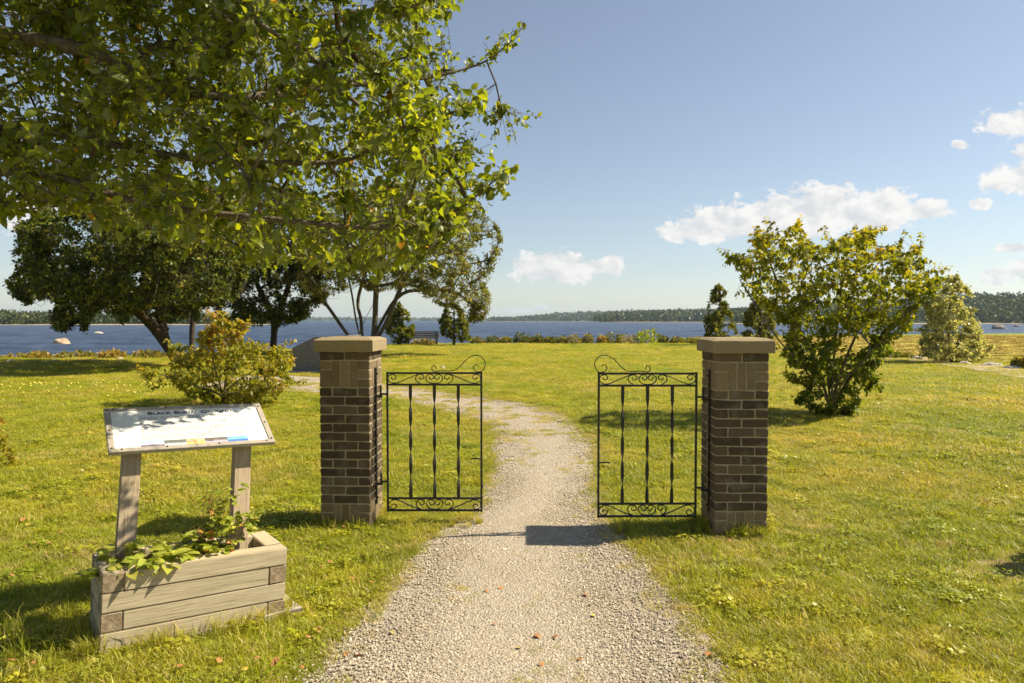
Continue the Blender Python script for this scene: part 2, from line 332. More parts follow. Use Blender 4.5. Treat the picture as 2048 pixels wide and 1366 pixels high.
    m, nt = new_mat('gravel_path'); p = pos(nt); v = _n(nt, 'ShaderNodeTexVoronoi'); v.inputs['Scale'].default_value = 75; nt.links.new(p, v.inputs['Vector'])
    f = noise(nt, p, 30, 6, 0.8); g = noise(nt, p, 1.5, 4, 0.6)
    c = mixc(nt, 0.55, ramp(nt, [(0.3, (0.25, 0.205, 0.15)), (0.7, (0.47, 0.40, 0.315))], f), ramp(nt, [(0.0, (0.29, 0.25, 0.205)), (0.5, (0.39, 0.335, 0.26)), (1.0, (0.49, 0.43, 0.35))], v.outputs['Color']))
    c = mixc(nt, maprange(nt, g, 0.52, 0.72, 0, 0.5), c, (0.30, 0.235, 0.13))
    h = math_n(nt, 'SUBTRACT', f, v.outputs['Distance']); principled(nt, c, 0.95, 0.1, bump=h, bstr=0.9, bdist=0.012); MAT['gravel_path'] = m
    m, nt = new_mat('dirt_path'); p = pos(nt); f = noise(nt, p, 8, 5, 0.7); g = noise(nt, p, 0.8, 3)
    c = ramp(nt, [(0.3, (0.30, 0.23, 0.155)), (0.7, (0.50, 0.41, 0.30))], f); c = mixc(nt, maprange(nt, g, 0.5, 0.7, 0, 0.7), c, (0.24, 0.215, 0.07))
    principled(nt, c, 0.95, 0.1, bump=f, bstr=0.5, bdist=0.03); MAT['dirt_path'] = m
    m, nt = new_mat('pebble'); c = ramp(nt, [(0.0, (0.20, 0.17, 0.13)), (0.15, (0.33, 0.275, 0.20)), (0.6, (0.47, 0.40, 0.30)), (0.9, (0.61, 0.535, 0.42)), (1.0, (0.38, 0.275, 0.185))], orand(nt))
    f = noise(nt, pos(nt), 200, 2); c = mixc(nt, 1.0, c, ramp(nt, [(0.3, (0.8, 0.8, 0.8)), (0.7, (1.15, 1.15, 1.15))], f), 'MULTIPLY'); principled(nt, c, 0.9, 0.15); MAT['pebble'] = m
    # grass blades
    m, nt = new_mat('grass'); p = pos(nt); r = orand(nt)
    big = noise(nt, p, 0.35, 4, 0.6); mid = noise(nt, p, 2.2, 4, 0.6); t = attr(nt, 'tint')
    base = ramp(nt, [(0.28, (0.255, 0.325, 0.018)), (0.49, (0.385, 0.385, 0.026)), (0.70, (0.54, 0.44, 0.09))], big)
    base = mixc(nt, maprange(nt, mid, 0.42, 0.72, 0, 0.7), base, (0.23, 0.295, 0.018))
    base = mixc(nt, maprange(nt, math_n(nt, 'ADD', t, math_n(nt, 'MULTIPLY', r, 0.25)), 0.92, 1.1, 0, 0.9), base, (0.50, 0.41, 0.17))
    base = mixc(nt, 1.0, base, ramp(nt, [(0.0, (0.7, 0.75, 0.7)), (1.0, (1.3, 1.22, 1.15))], r), 'MULTIPLY')
    b = _n(nt, 'ShaderNodeBsdfPrincipled'); nt.links.new(base, b.inputs['Base Color']); b.inputs['Roughness'].default_value = 0.45; b.inputs['Specular IOR Level'].default_value = 0.35
    tr = _n(nt, 'ShaderNodeBsdfTranslucent'); nt.links.new(mixc(nt, 1.0, base, (1.3, 1.25, 0.7), 'MULTIPLY'), tr.inputs['Color'])
    mx = _n(nt, 'ShaderNodeMixShader'); mx.inputs[0].default_value = 0.42; nt.links.new(b.outputs[0], mx.inputs[1]); nt.links.new(tr.outputs[0], mx.inputs[2])
    o = _n(nt, 'ShaderNodeOutputMaterial'); nt.links.new(mx.outputs[0], o.inputs[0]); MAT['grass'] = m
    # water: dark body colour under wind-broken reflections
    m, nt = new_mat('water'); p = pos(nt); L = nt.links
    w1 = noise(nt, mapping(nt, p, (0.9, 1.6, 1)), 1.0, 5, 0.65)
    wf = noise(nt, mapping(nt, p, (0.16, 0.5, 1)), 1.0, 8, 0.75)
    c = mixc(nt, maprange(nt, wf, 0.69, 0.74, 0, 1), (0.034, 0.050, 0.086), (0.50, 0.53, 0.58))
    bp = _n(nt, 'ShaderNodeBump'); bp.inputs['Strength'].default_value = 0.8; bp.inputs['Distance'].default_value = 0.35; L.new(w1, bp.inputs['Height'])
    d = _n(nt, 'ShaderNodeBsdfDiffuse'); L.new(c, d.inputs['Color']); L.new(bp.outputs[0], d.inputs['Normal'])
    g = _n(nt, 'ShaderNodeBsdfGlossy'); g.inputs['Roughness'].default_value = 0.25; g.inputs['Color'].default_value = (0.80, 0.88, 1, 1); L.new(bp.outputs[0], g.inputs['Normal'])
    mx = _n(nt, 'ShaderNodeMixShader'); L.new(maprange(nt, noise(nt, mapping(nt, p, (0.035, 0.30, 1)), 1.0, 6, 0.7), 0.35, 0.65, 0.10, 0.42), mx.inputs[0]); L.new(d.outputs[0], mx.inputs[1]); L.new(g.outputs[0], mx.inputs[2])
    o = _n(nt, 'ShaderNodeOutputMaterial'); L.new(mx.outputs[0], o.inputs[0]); MAT['water'] = m
    m, nt = new_mat('hill'); f = noise(nt, pos(nt), 0.02, 5); principled(nt, ramp(nt, [(0.3, (0.03, 0.045, 0.015)), (0.7, (0.065, 0.08, 0.025))], f), 0.95, 0.05); MAT['hill'] = m
    m, nt = new_mat('shore_sand'); f = noise(nt, pos(nt), 0.06, 5); principled(nt, ramp(nt, [(0.3, (0.26, 0.20, 0.13)), (0.7, (0.42, 0.35, 0.26))], f), 0.95, 0.05); MAT['shore_sand'] = m
mk_mats()

# ------------------------------------------------------------------ terrain
WATER_Z = -1.2
SHORE = np.array([(-400, 14), (-60, 24), (-20, 28.6), (-15, 32), (-10, 42), (-6, 46.5), (0, 47), (11, 47.5), (14.5, 52), (18, 74), (30, 88), (70, 100), (400, 120)], float)
def shoreY(x): return np.interp(x, SHORE[:, 0], SHORE[:, 1])
def sstep(a, b, v): t = np.clip((v - a) / (b - a), 0, 1); return t * t * (3 - 2 * t)
def marsh_mask(x, y):
    edge = np.interp(x, [10, 14, 16, 22, 60], [60, 30.5, 28, 24, 14])
    return sstep(0.0, 2.5, y - edge) * sstep(11, 14.5, x)
def gz(x, y):
    x = np.asarray(x, float); y = np.asarray(y, float)
    z = 0.018 * npnoise(x * 0.35, y * 0.35, 3) + 0.006 * npnoise(x * 1.7, y * 1.7, 4)
    z = z * sstep(0.0, 3.0, np.hypot(x * 0.6, y - 4.5))          # flat where the gate stands
    z = z + 0.035 * np.exp(-((x + 2.1) ** 2 + (y - 3.0) ** 2) / 0.5) - 0.03 * np.exp(-((x + 1.2) ** 2 + (y - 3.7) ** 2) / 0.15)
    m = marsh_mask(x, y); z = z - 0.32 * m
    d = y - shoreY(x)
    return z - 2.4 * sstep(-0.3, 7.0, d) - 2.0 * sstep(7, 60, d)
def build_ground():
    xs = np.unique(np.round(np.concatenate([-np.geomspace(14, 9000, 60), np.arange(-14, 20, 0.25), np.geomspace(20, 9000, 90)]), 3))
    ys = np.unique(np.round(np.concatenate([-np.geomspace(6, 9000, 30), np.arange(-6, 22, 0.25), np.arange(22, 60, 0.5), np.geomspace(60, 9000, 80)]), 3))
    X, Y = np.meshgrid(xs, ys); Z = gz(X, Y); V = np.stack([X, Y, Z], -1).reshape(-1, 3)
    nx, ny = len(xs), len(ys); i = np.arange(nx - 1)[None, :] + np.arange(ny - 1)[:, None] * nx
    Fq = np.stack([i, i + 1, i + 1 + nx, i + nx], -1).reshape(-1, 4)
    x, y = V[:, 0], V[:, 1]; d = y - shoreY(x); mm = marsh_mask(x, y)
    sedge = mm * sstep(-9, -5, d + npnoise(x * .3, y * .3, 5)) * (1 - sstep(0, 2, d))
    earth = np.exp(-(((x - 3.25) / 0.75) ** 2 + ((y - 4.25) / 0.45) ** 2) * 1.2) + 0.9 * np.exp(-(((x + 3.9) / 1.1) ** 2 + ((y - 17.6) / .35) ** 2))
    bed = sstep(0.5, 3.0, d)
    me = fast_mesh('ground', V, Fq, MAT['ground'], dict(marsh=mm, sedge=sedge, earth=np.clip(earth, 0, 1), bed=bed), smooth=True)
    tag(link('ground', me), 'mown yellow green lawn running down to the lake shore', 'ground', kind='structure')
build_ground()
def build_water():
    """one sheet: rolling waves where they can be seen, calm far out"""
    r = np.random.default_rng(5); ys = np.concatenate([np.geomspace(16, 520, 400), np.geomspace(560, 9000, 14)]); ts = np.concatenate([[-30, -8, -3, -1.6], np.linspace(-1.05, 1.05, 300), [1.6, 3, 8, 30]])
    T, Y = np.meshgrid(ts, ys); X = T * np.maximum(Y, 40); Z = np.zeros_like(X)
    for k in range(14):
        lam = r.uniform(1.6, 7.5); a = R(90) + r.normal() * 0.55; amp = 0.021 * lam ** 0.9; ph = r.uniform(0, 6.28); q = (X * math.cos(a) + Y * math.sin(a)) * 2 * math.pi / lam + ph
        Z += amp * (1 - np.abs(np.sin(q / 2))) * np.clip(1.6 * lam * 12 / Y, 0, 1)
    Z = np.where((np.abs(T) < 1.06) & (Y < 540), Z, 0.05)
    V = np.stack([X, Y, WATER_Z - 0.15 + Z], -1).reshape(-1, 3); nx = len(ts); ny = len(ys)
    i = np.arange(nx - 1)[None, :] + np.arange(ny - 1)[:, None] * nx; Fq = np.stack([i, i + 1, i + 1 + nx, i + nx], -1).reshape(-1, 4)
    tag(link('lake_water', fast_mesh('lake_water', V, Fq, MAT['water'], smooth=True)), 'wind ruffled dark blue lake beyond the lawn', 'water', kind='structure')
build_water()

PATH_L = [(608, 1366), (662, 1290), (716, 1230), (782, 1160), (838, 1090), (898, 1050), (945, 1020), (970, 960), (978, 900), (970, 855), (930, 833), (860, 815), (775, 798), (700, 790), (590, 786)]
PATH_R = [(1462, 1366), (1420, 1290), (1388, 1240), (1324, 1160), (1268, 1090), (1218, 1040), (1202, 1000), (1196, 950), (1198, 900), (1165, 855), (1128, 827), (1060, 808), (980, 797), (880, 783), (775, 768), (680, 758), (590, 752)]
def path_edges():
    l = [(-1.0, -3.0), (-0.95, 0.5), (-0.9, 2.0)] + [tuple(ground(*p)[:2]) for p in PATH_L] + [(-7.4, 15.4)]
    r = [(1.15, -3.0), (1.08, 0.5), (1.0, 2.0)] + [tuple(ground(*p)[:2]) for p in PATH_R] + [(-7.6, 19.4)]
    return catmull(l, 8), catmull(r, 8)
PEL, PER = path_edges(); PATH_POLY = np.vstack([PEL, PER[::-1]])
def resample(P, n):
    d = np.concatenate([[0], np.cumsum(np.linalg.norm(np.diff(P, axis=0), axis=1))]); t = np.linspace(0, d[-1], n)
    return np.stack([np.interp(t, d, P[:, k]) for k in range(P.shape[1])], -1)
def build_path():
    n, mcr = 420, 16
    a, b = resample(PEL, n), resample(PER, n)
    t = np.linspace(0, 1, mcr)[None, :, None]
    P = a[:, None] * (1 - t) + b[:, None] * t
    s = np.arange(n)
    wl = 0.05 * npnoise(s * 0.35, s * 0.0, 11) + 0.03 * npnoise(s * 1.3, s * 0, 12); wr = 0.05 * npnoise(s * 0.33, s * 0.0, 13) + 0.03 * npnoise(s * 1.2, s * 0, 14)
    dirn = (b - a) / np.linalg.norm(b - a, axis=1, keepdims=True)
    P = P + dirn[:, None] * ((1 - t) ** 3 * wl[:, None, None] + t ** 3 * wr[:, None, None])
    Z = gz(P[..., 0], P[..., 1]) + 0.012 * np.sin(np.pi * np.linspace(0, 1, mcr))[None, :] + 0.005
    V = np.concatenate([P, Z[..., None]], -1).reshape(-1, 3)
    i = np.arange(mcr - 1)[None, :] + np.arange(n - 1)[:, None] * mcr
    Fq = np.stack([i, i + 1, i + 1 + mcr, i + mcr], -1).reshape(-1, 4)
    tag(link('gravel_path', fast_mesh('gravel_path', V, Fq, MAT['gravel_path'], smooth=True)), 'pale crushed gravel path leading through the open gates', 'path', kind='structure')
    # worn dirt track along the marsh on the right
    c = np.array([ground(px, py)[:2] for px, py in [(1740, 711), (1790, 716), (1850, 722), (1920, 730), (1990, 740), (2060, 751), (2200, 775), (2500, 840)]])
    c = resample(catmull(c, 8), 60); tng = np.gradient(c, axis=0); tng /= np.linalg.norm(tng, axis=1, keepdims=True); nr = np.stack([-tng[:, 1], tng[:, 0]], -1)
    w = 0.75 + 0.2 * npnoise(np.arange(60) * 0.4, np.zeros(60), 21)
    rows = [c + nr * (w * k)[:, None] for k in (-1, -0.4, 0.4, 1)]
    V = np.stack(rows, 1).reshape(-1, 2); V = np.c_[V, gz(V[:, 0], V[:, 1]) + 0.03]
    i = np.arange(3)[None, :] + np.arange(59)[:, None] * 4
    Fq = np.stack([i, i + 1, i + 5, i + 4], -1).reshape(-1, 4)
    tag(link('dirt_path', fast_mesh('dirt_path', V, Fq, MAT['dirt_path'], smooth=True)), 'worn dirt track between the lawn and the golden marsh', 'path', kind='structure')
    return c
TRACK = build_path()

# ------------------------------------------------------------------ far shores
def far_shore(name, prof, D, depth, step, hgt, wid, label, base_z=WATER_Z, seed=0, sand=True):
    """prof: list of (pixel x, pixel y of the tree tops); the land rises from the shore at distance D back over depth"""
    r = np.random.default_rng(seed); prof = np.array(prof, float)
    x0, x1 = (prof[0, 0] - 1024) / F * D, (prof[-1, 0] - 1024) / F * D
    def top(xw): return np.interp(1024 + xw / D * F, prof[:, 0], (641 - prof[:, 1]) / F * (D + depth) + CAM_H)
    def landz(x, k): return base_z + 0.5 + np.maximum(0.3, top(x) - hgt * 0.9 - base_z) * (k ** 0.8)
    xs = np.linspace(x0, x1, 90); ks = np.linspace(0, 1, 9)
    Xg, K = np.meshgrid(xs, ks); Yg = D + K * depth + 6 * npnoise(Xg * 0.02, K * 3, seed)
    Zg = landz(Xg, K); Zg[0] = base_z - 3
    V = np.stack([Xg * (1 + K * depth / D), Yg, Zg], -1).reshape(-1, 3)
    i = np.arange(89)[None, :] + np.arange(8)[:, None] * 90; Fq = np.stack([i, i + 1, i + 91, i + 90], -1).reshape(-1, 4)
    tag(link('hill', fast_mesh('hill', V, Fq, MAT['hill'], smooth=True)), 'low land under the ' + label, 'hill', kind='structure')
    if sand:
        Ys = np.array([D - 12, D + 2.0]); V = np.array([[(x, Ys[0] + 6 * npnoise(np.array(x * .02), np.array(0.), seed), base_z - 0.2), (x, Ys[1] + 4 + 6 * npnoise(np.array(x * .02), np.array(0.), seed), base_z + 0.55)] for x in xs]).reshape(-1, 3)
        i = np.arange(89) * 2; Fq = np.stack([i, i + 2, i + 3, i + 1], -1)
        tag(link('shore_sand', fast_mesh('shore_sand', V, Fq, MAT['shore_sand'])), 'pale sandy rim below the ' + label, 'shore', kind='structure')
    # wood: many leafy clumps per tree
    nrow = max(3, int(depth / (step * 2.2))); pts = []
    for j in range(nrow):
        k = (j / max(1, nrow - 1)) ** 1.2; n = int((x1 - x0) / step); x = np.linspace(x0, x1, n) + r.uniform(-step, step, n)
        k = np.clip(k + r.uniform(-0.06, 0.06, n), 0.0, 1)
        pts.append(np.stack([x * (1 + k * depth / D), D + 4 + k * depth, landz(x, k) - 0.4], -1))
    T = np.vstack(pts); n = len(T); h = hgt * r.uniform(0.65, 1.2, n) * np.where(r.random(n) < 0.04, 1.15, 1); w = wid * r.uniform(0.7, 1.25, n); conif = r.random(n) < 0.10
    q = 26
    u = r.normal(size=(n, q, 3)); u /= np.linalg.norm(u, axis=-1, keepdims=True); u *= r.uniform(0.5, 1, (n, q, 1)) ** 0.6
    hz = 0.5 + 0.5 * u[..., 2]
    taper = np.where(conif[:, None], 1.25 * (1 - hz) + 0.12, 1.0)
    C = np.stack([T[:, None, 0] + u[..., 0] * w[:, None] * 0.5 * taper, T[:, None, 1] + u[..., 1] * w[:, None] * 0.5 * taper, T[:, None, 2] + h[:, None] * (0.06 + 0.94 * hz)], -1)
    s = (wid * 0.24) * r.uniform(0.6, 1.3, (n, q, 1)); a = r.normal(size=(n, q, 3)); a /= np.linalg.norm(a, axis=-1, keepdims=True)
    b = np.cross(a, r.normal(size=(n, q, 3))); b /= np.linalg.norm(b, axis=-1, keepdims=True)
    Q = np.stack([C - a * s, C - b * s * 0.7, C + a * s, C + b * s * 0.7], 2).reshape(-1, 3)
    tint = np.repeat(np.clip(r.uniform(0, 1, n)[:, None] * 0.75 + r.uniform(0, .3, (n, q)), 0, 1).reshape(-1), 4)
    Fq = np.arange(len(Q)).reshape(-1, 4)
    tag(link('far_wood', fast_mesh('far_wood', Q, Fq, MAT['far_wood'], dict(tint=tint))), label, 'wood', kind='stuff')
far_shore('right', [(1470, 617), (1560, 612), (1700, 602), (1800, 598), (1880, 588), (1930, 586), (2048, 584), (2250, 586), (2600, 600)], 620, 260, 4.2, 9, 5.2, 'wooded hill on the far shore behind the silvery bush', seed=1)
far_shore('mid', [(1195, 633), (1215, 626), (1260, 621), (1300, 618), (1380, 619), (1430, 616), (1500, 615), (1560, 620)], 1150, 180, 6.5, 13, 8, 'dark wooded point in front of the distant ridge', seed=2)
far_shore('ridge', [(985, 638.5), (1010, 636.5), (1060, 632), (1110, 626), (1180, 622.5), (1260, 621), (1350, 619), (1450, 616), (1600, 612)], 2300, 500, 13, 15, 14, 'long low wooded ridge fading across the lake', seed=3)
far_shore('left', [(-700, 616), (-300, 620), (0, 621), (60, 622), (110, 626), (170, 626), (260, 630), (380, 631), (540, 634)], 430, 60, 3.2, 6.5, 4.2, 'low wooded spit with a sandy rim on the left shore', seed=4)
far_shore('dist', [(380, 634), (600, 634), (760, 635.5), (900, 637), (1010, 639.5)], 4200, 500, 38, 16, 36, 'thin blue line of woods at the far end of the lake', seed=5, sand=False)

# ------------------------------------------------------------------ tree growing
def unit(v): return v / (np.linalg.norm(v, axis=-1, keepdims=True) + 1e-9)
LEAF12_V = np.array([(0, 0, 0), (-.20, .16, .05), (-.31, .40, .085), (-.24, .70, .06), (.20, .16, .05), (.31, .40, .085), (.24, .70, .06), (0, .22, -.01), (0, .50, -.01), (0, .78, -.03), (0, 1.0, -.10)])
LEAF12_F = np.array([(0, 7, 1), (1, 7, 8), (1, 8, 2), (2, 8, 9), (2, 9, 3), (3, 9, 10), (0, 4, 7), (4, 8, 7), (4, 5, 8), (5, 9, 8), (5, 6, 9), (6, 10, 9)])
LEAF8_V = np.array([(0, 0, 0), (-.23, .22, .10), (-.27, .58, .13), (.23, .22, .10), (.27, .58, .13), (0, .33, .0), (0, .68, -.02), (0, 1.0, -.17)])
LEAF8_F = np.array([(0, 5, 1), (1, 5, 6), (1, 6, 2), (2, 6, 7), (0, 3, 5), (3, 6, 5), (3, 4, 6), (4, 7, 6)])
LEAF4_V = np.array([(0, 0, 0), (-.30, .42, .08), (.30, .42, .08), (0, .5, -.02), (0, 1.0, -.08)])
LEAF4_F = np.array([(0, 3, 1), (1, 3, 4), (0, 2, 3), (2, 4, 3)])
LEAF2_V = np.array([(0, 0, 0), (-.22, .5, .03), (.22, .5, .03), (0, 1.0, -.05)])
LEAF2_F = np.array([(0, 2, 1), (1, 2, 3)])
LEAFN_V = np.array([(0, 0, 0), (-.07, .4, .0), (.07, .4, .0), (0, 1.0, 0.03)])

def leaves_mesh(name, base, ydir, ndir, size, tint, mat, tpl=(LEAF4_V, LEAF4_F), width=None):
    """one leaf per row: base point, growth direction, approximate normal, length"""
    y = unit(ydir); x = unit(np.cross(y, ndir)); z = np.cross(x, y)
    TV, TF = tpl; s = np.asarray(size)[:, None, None]
    wx = 1.0 if width is None else np.asarray(width)[:, None, None]
    V = base[:, None] + s * (x[:, None] * TV[None, :, 0:1] * wx + y[:, None] * TV[None, :, 1:2] + z[:, None] * TV[None, :, 2:3])
    n = len(base); k = len(TV); Fc = (TF[None] + (np.arange(n) * k)[:, None, None]).reshape(-1, 3)
    return fast_mesh(name, V.reshape(-1, 3), Fc, mat, dict(tint=np.repeat(np.clip(tint, 0, 1), k)))

def grow(trunks, attr_pts, seg, jitter=0.12, sag=0.0, back=0.35):
    """trunks: list of polylines (first one starts at the root); attractors are joined to the nearest limb"""
    P = []; par = []
    for ti, tr in enumerate(trunks):
        tr = np.asarray(tr, float); prev = -1
        if ti > 0 and len(P):
            d = np.linalg.norm(np.array(P) - tr[0], axis=1); j = int(np.argmin(d)); prev = j
            if d[j] < 1e-3: tr = tr[1:]
        for q in tr: P.append(q); par.append(prev); prev = len(P) - 1
    cap = len(P) + len(attr_pts) * 40; A = np.zeros((cap, 3)); A[:len(P)] = P; D = np.zeros(cap)
    for i, p in enumerate(par): D[i] = 0 if p < 0 else D[p] + np.linalg.norm(A[i] - A[p])
    n = len(P); par = list(par); tips = []
    if len(attr_pts):
        d0 = np.min(np.linalg.norm(attr_pts[:, None] - A[None, :n], axis=2), axis=1); order = np.argsort(d0)
        for ai in order:
            a = attr_pts[ai]; dd = np.linalg.norm(A[:n] - a, axis=1); j = int(np.argmin(dd + back * D[:n] * 0.25)); L = dd[j]
            k = max(2, int(L / seg)); p0 = A[j]; pj = par[j]; d0v = unit(A[j] - A[pj]) if pj >= 0 else unit(a - p0)
            mid = p0 + (a - p0) * 0.45 + d0v * L * 0.18 + rng.normal(size=3) * jitter * L * 0.5; prev = j
            for q in range(1, k + 1):
                t = q / k; pt = (1 - t) ** 2 * p0 + 2 * t * (1 - t) * mid + t * t * a + rng.normal(size=3) * jitter * seg * 0.35 * (q < k)
                if n >= cap: break
                A[n] = pt; par.append(prev); D[n] = D[prev] + np.linalg.norm(pt - A[prev]); prev = n; n += 1
            tips.append(prev)
    return A[:n].copy(), np.array(par), np.array(tips, int)

def tree_tubes(name, A, par, mat, r_tip, r_pow, r_max, sides=6, origin=(0, 0, 0), flare=0.0):
    n = len(A); cnt = np.zeros(n); haschild = np.zeros(n, bool); haschild[par[par >= 0]] = True
    cnt[~haschild] = 1; order = np.argsort(-np.arange(n))
    for i in order:
        if par[i] >= 0: cnt[par[i]] += cnt[i]
    rad = np.minimum(r_max, r_tip * np.maximum(cnt, 1) ** r_pow)
    for i in range(n):                       # never thicker than the parent
        if par[i] >= 0: rad[i] = min(rad[i], rad[par[i]])
    if flare: rad *= 1 + flare * np.exp(-np.maximum(0, A[:, 2] - A[0, 2]) / 0.18)
    tan = np.zeros((n, 3)); main = {}
    for i in range(n):
        p = par[i]
        if p >= 0 and (p not in main or cnt[i] > cnt[main[p]]): main[p] = i
    for i in range(n):
        p = par[i]; v = np.zeros(3)
        if p >= 0: v += unit(A[i] - A[p])
        if i in main: v += unit(A[main[i]] - A[i])
        tan[i] = unit(v)
    e = np.array([i for i in range(n) if par[i] >= 0]); p = par[e]
    ismain = np.array([main.get(q) == i for i, q in zip(e, p)])
    d = unit(A[e] - A[p]); t0 = np.where(ismain[:, None], tan[p], d); t1 = tan[e]; r1 = rad[e]; r0 = np.where(ismain, rad[p], np.minimum(rad[p], r1 * 1.25))
    ref = np.where(np.abs(d[:, 2:3]) > 0.8, np.array([[1.0, 0.1, 0]]), np.array([[0.05, 0.1, 1.0]]))
    ang = np.linspace(0, 2 * np.pi, sides, endpoint=False); rings = []
    for c, t, r in ((A[p], t0, r0), (A[e], t1, r1)):
        u = unit(np.cross(t, ref)); w = np.cross(t, u)
        rings.append(c[:, None] + r[:, None, None] * (u[:, None] * np.cos(ang)[None, :, None] + w[:, None] * np.sin(ang)[None, :, None]))
    V = np.concatenate(rings, 1).reshape(-1, 3) - np.asarray(origin); k = np.arange(sides); kn = (k + 1) % sides
    Fq = np.stack([k, kn, kn + sides, k + sides], -1)[None] + (np.arange(len(e)) * 2 * sides)[:, None, None]
    return fast_mesh(name, V, Fq.reshape(-1, 4), mat, smooth=True), rad

def twig_leaves(A, par, tips, per, size, length, spread=0.75, droop=0.15, up=0.6, rs=None, size_var=0.35):
    """leaves along the last part of every twig"""
    r = rs or rng; tipP = A[tips]; prv = A[par[tips]]; gp = par[par[tips]]; gp = np.where(gp < 0, par[tips], gp); d = unit(tipP - A[gp])
    n = len(tips); t = r.random((n, per)) ** 0.8; base = tipP[:, None] - d[:, None] * (1 - t)[..., None] * length + r.normal(size=(n, per, 3)) * length * 0.07
    side = unit(np.cross(d[:, None], r.normal(size=(n, per, 3)))); yd = unit(d[:, None] * (1 - spread) + side * spread + np.array([0, 0, -droop]) + 0 * base)
    nd = unit(np.array([0, 0, up]) + r.normal(size=(n, per, 3)) * 0.55 + np.array(SUNV) * 0.3)
    s = size * r.uniform(1 - size_var, 1 + size_var, (n, per))
    return base.reshape(-1, 3), yd.reshape(-1, 3), nd.reshape(-1, 3), s.reshape(-1)

def vol_from_poly(poly, D, n, dscale=0.85, shell=0.0, nthr=None, nscale=0.5, seed=0, tilt=0.0):
    """points filling the rounded body whose outline at distance D is the polygon"""
    r = np.random.default_rng(seed); poly = np.asarray(poly, float); out = []; tot = 0
    x0, y0 = poly.min(0); x1, y1 = poly.max(0)
    rows = np.arange(y0, y1 + 1); ext = np.full((len(rows), 2), np.nan)
    gx = np.linspace(x0, x1, 240)
    for i, yy in enumerate(rows):
        ins = inpoly(gx, np.full(240, yy + 0.01), poly)
        if ins.any(): ext[i] = gx[ins][0], gx[ins][-1]
    while tot < n:
        px = r.uniform(x0, x1, 4 * n); py = r.uniform(y0, y1, 4 * n); k = inpoly(px, py, poly); px, py = px[k], py[k]
        ri = np.clip((py - y0).astype(int), 0, len(rows) - 1); e = ext[ri]; c = e.mean(1); h = np.maximum(4, (e[:, 1] - e[:, 0]) / 2)
        q = np.sqrt(np.clip(1 - ((px - c) / h) ** 2, 0.03, 1)); sgn = r.uniform(-1, 1, len(px))
        if shell: sgn = np.sign(sgn) * np.abs(sgn) ** (1 - shell)
        dep = sgn * q * h / F * D * dscale; P = np.array([at(a, b, D + d) for a, b, d in zip(px, py, dep)]) if len(px) else np.zeros((0, 3))
        if nthr is not None:
            f = np.array([mnoise.noise(Vector(p * nscale) + Vector((seed * 3.1, 0, 0))) for p in P]); P = P[f > nthr]
        out.append(P); tot += len(P)
    return np.vstack(out)[:n]

def assemble(name, origin, label, cat, A, par, leafdata, bark, leafm, tpl, r_tip, r_pow, r_max, sides=6, group=None, parts=('trunk', 'crown'), flare=0.0, tint=None, width=None):
    root = empty(name, origin, label=label, cat=cat, group=group)
    tm, rad = tree_tubes(parts[0], A, par, bark, r_tip, r_pow, r_max, sides, origin, flare)
    link(parts[0], tm, root)
    b, y, nd, s = leafdata
    link(parts[1], leaves_mesh(parts[1], b - np.asarray(origin), y, nd, s, tint, leafm, tpl, width), root)
    return root

# sign board plane (lower left corner, along, up the slope, normal), also used to keep the board half in the sun
def sign_plane():
    yaw, roll, tilt = R(35.1), R(2.1), R(27.1); BL = np.array((-2.043, 3.437, 0.898))
    u = np.array((math.cos(yaw) * math.cos(roll), math.sin(yaw) * math.cos(roll), -math.sin(roll))); h = np.array((-math.sin(yaw), math.cos(yaw), 0))
    v = h * math.cos(tilt) + np.array((0, 0, math.sin(tilt))); v = v - u * np.dot(u, v); v /= np.linalg.norm(v); return BL, u, v, np.cross(u, v)
SIGN = sign_plane()
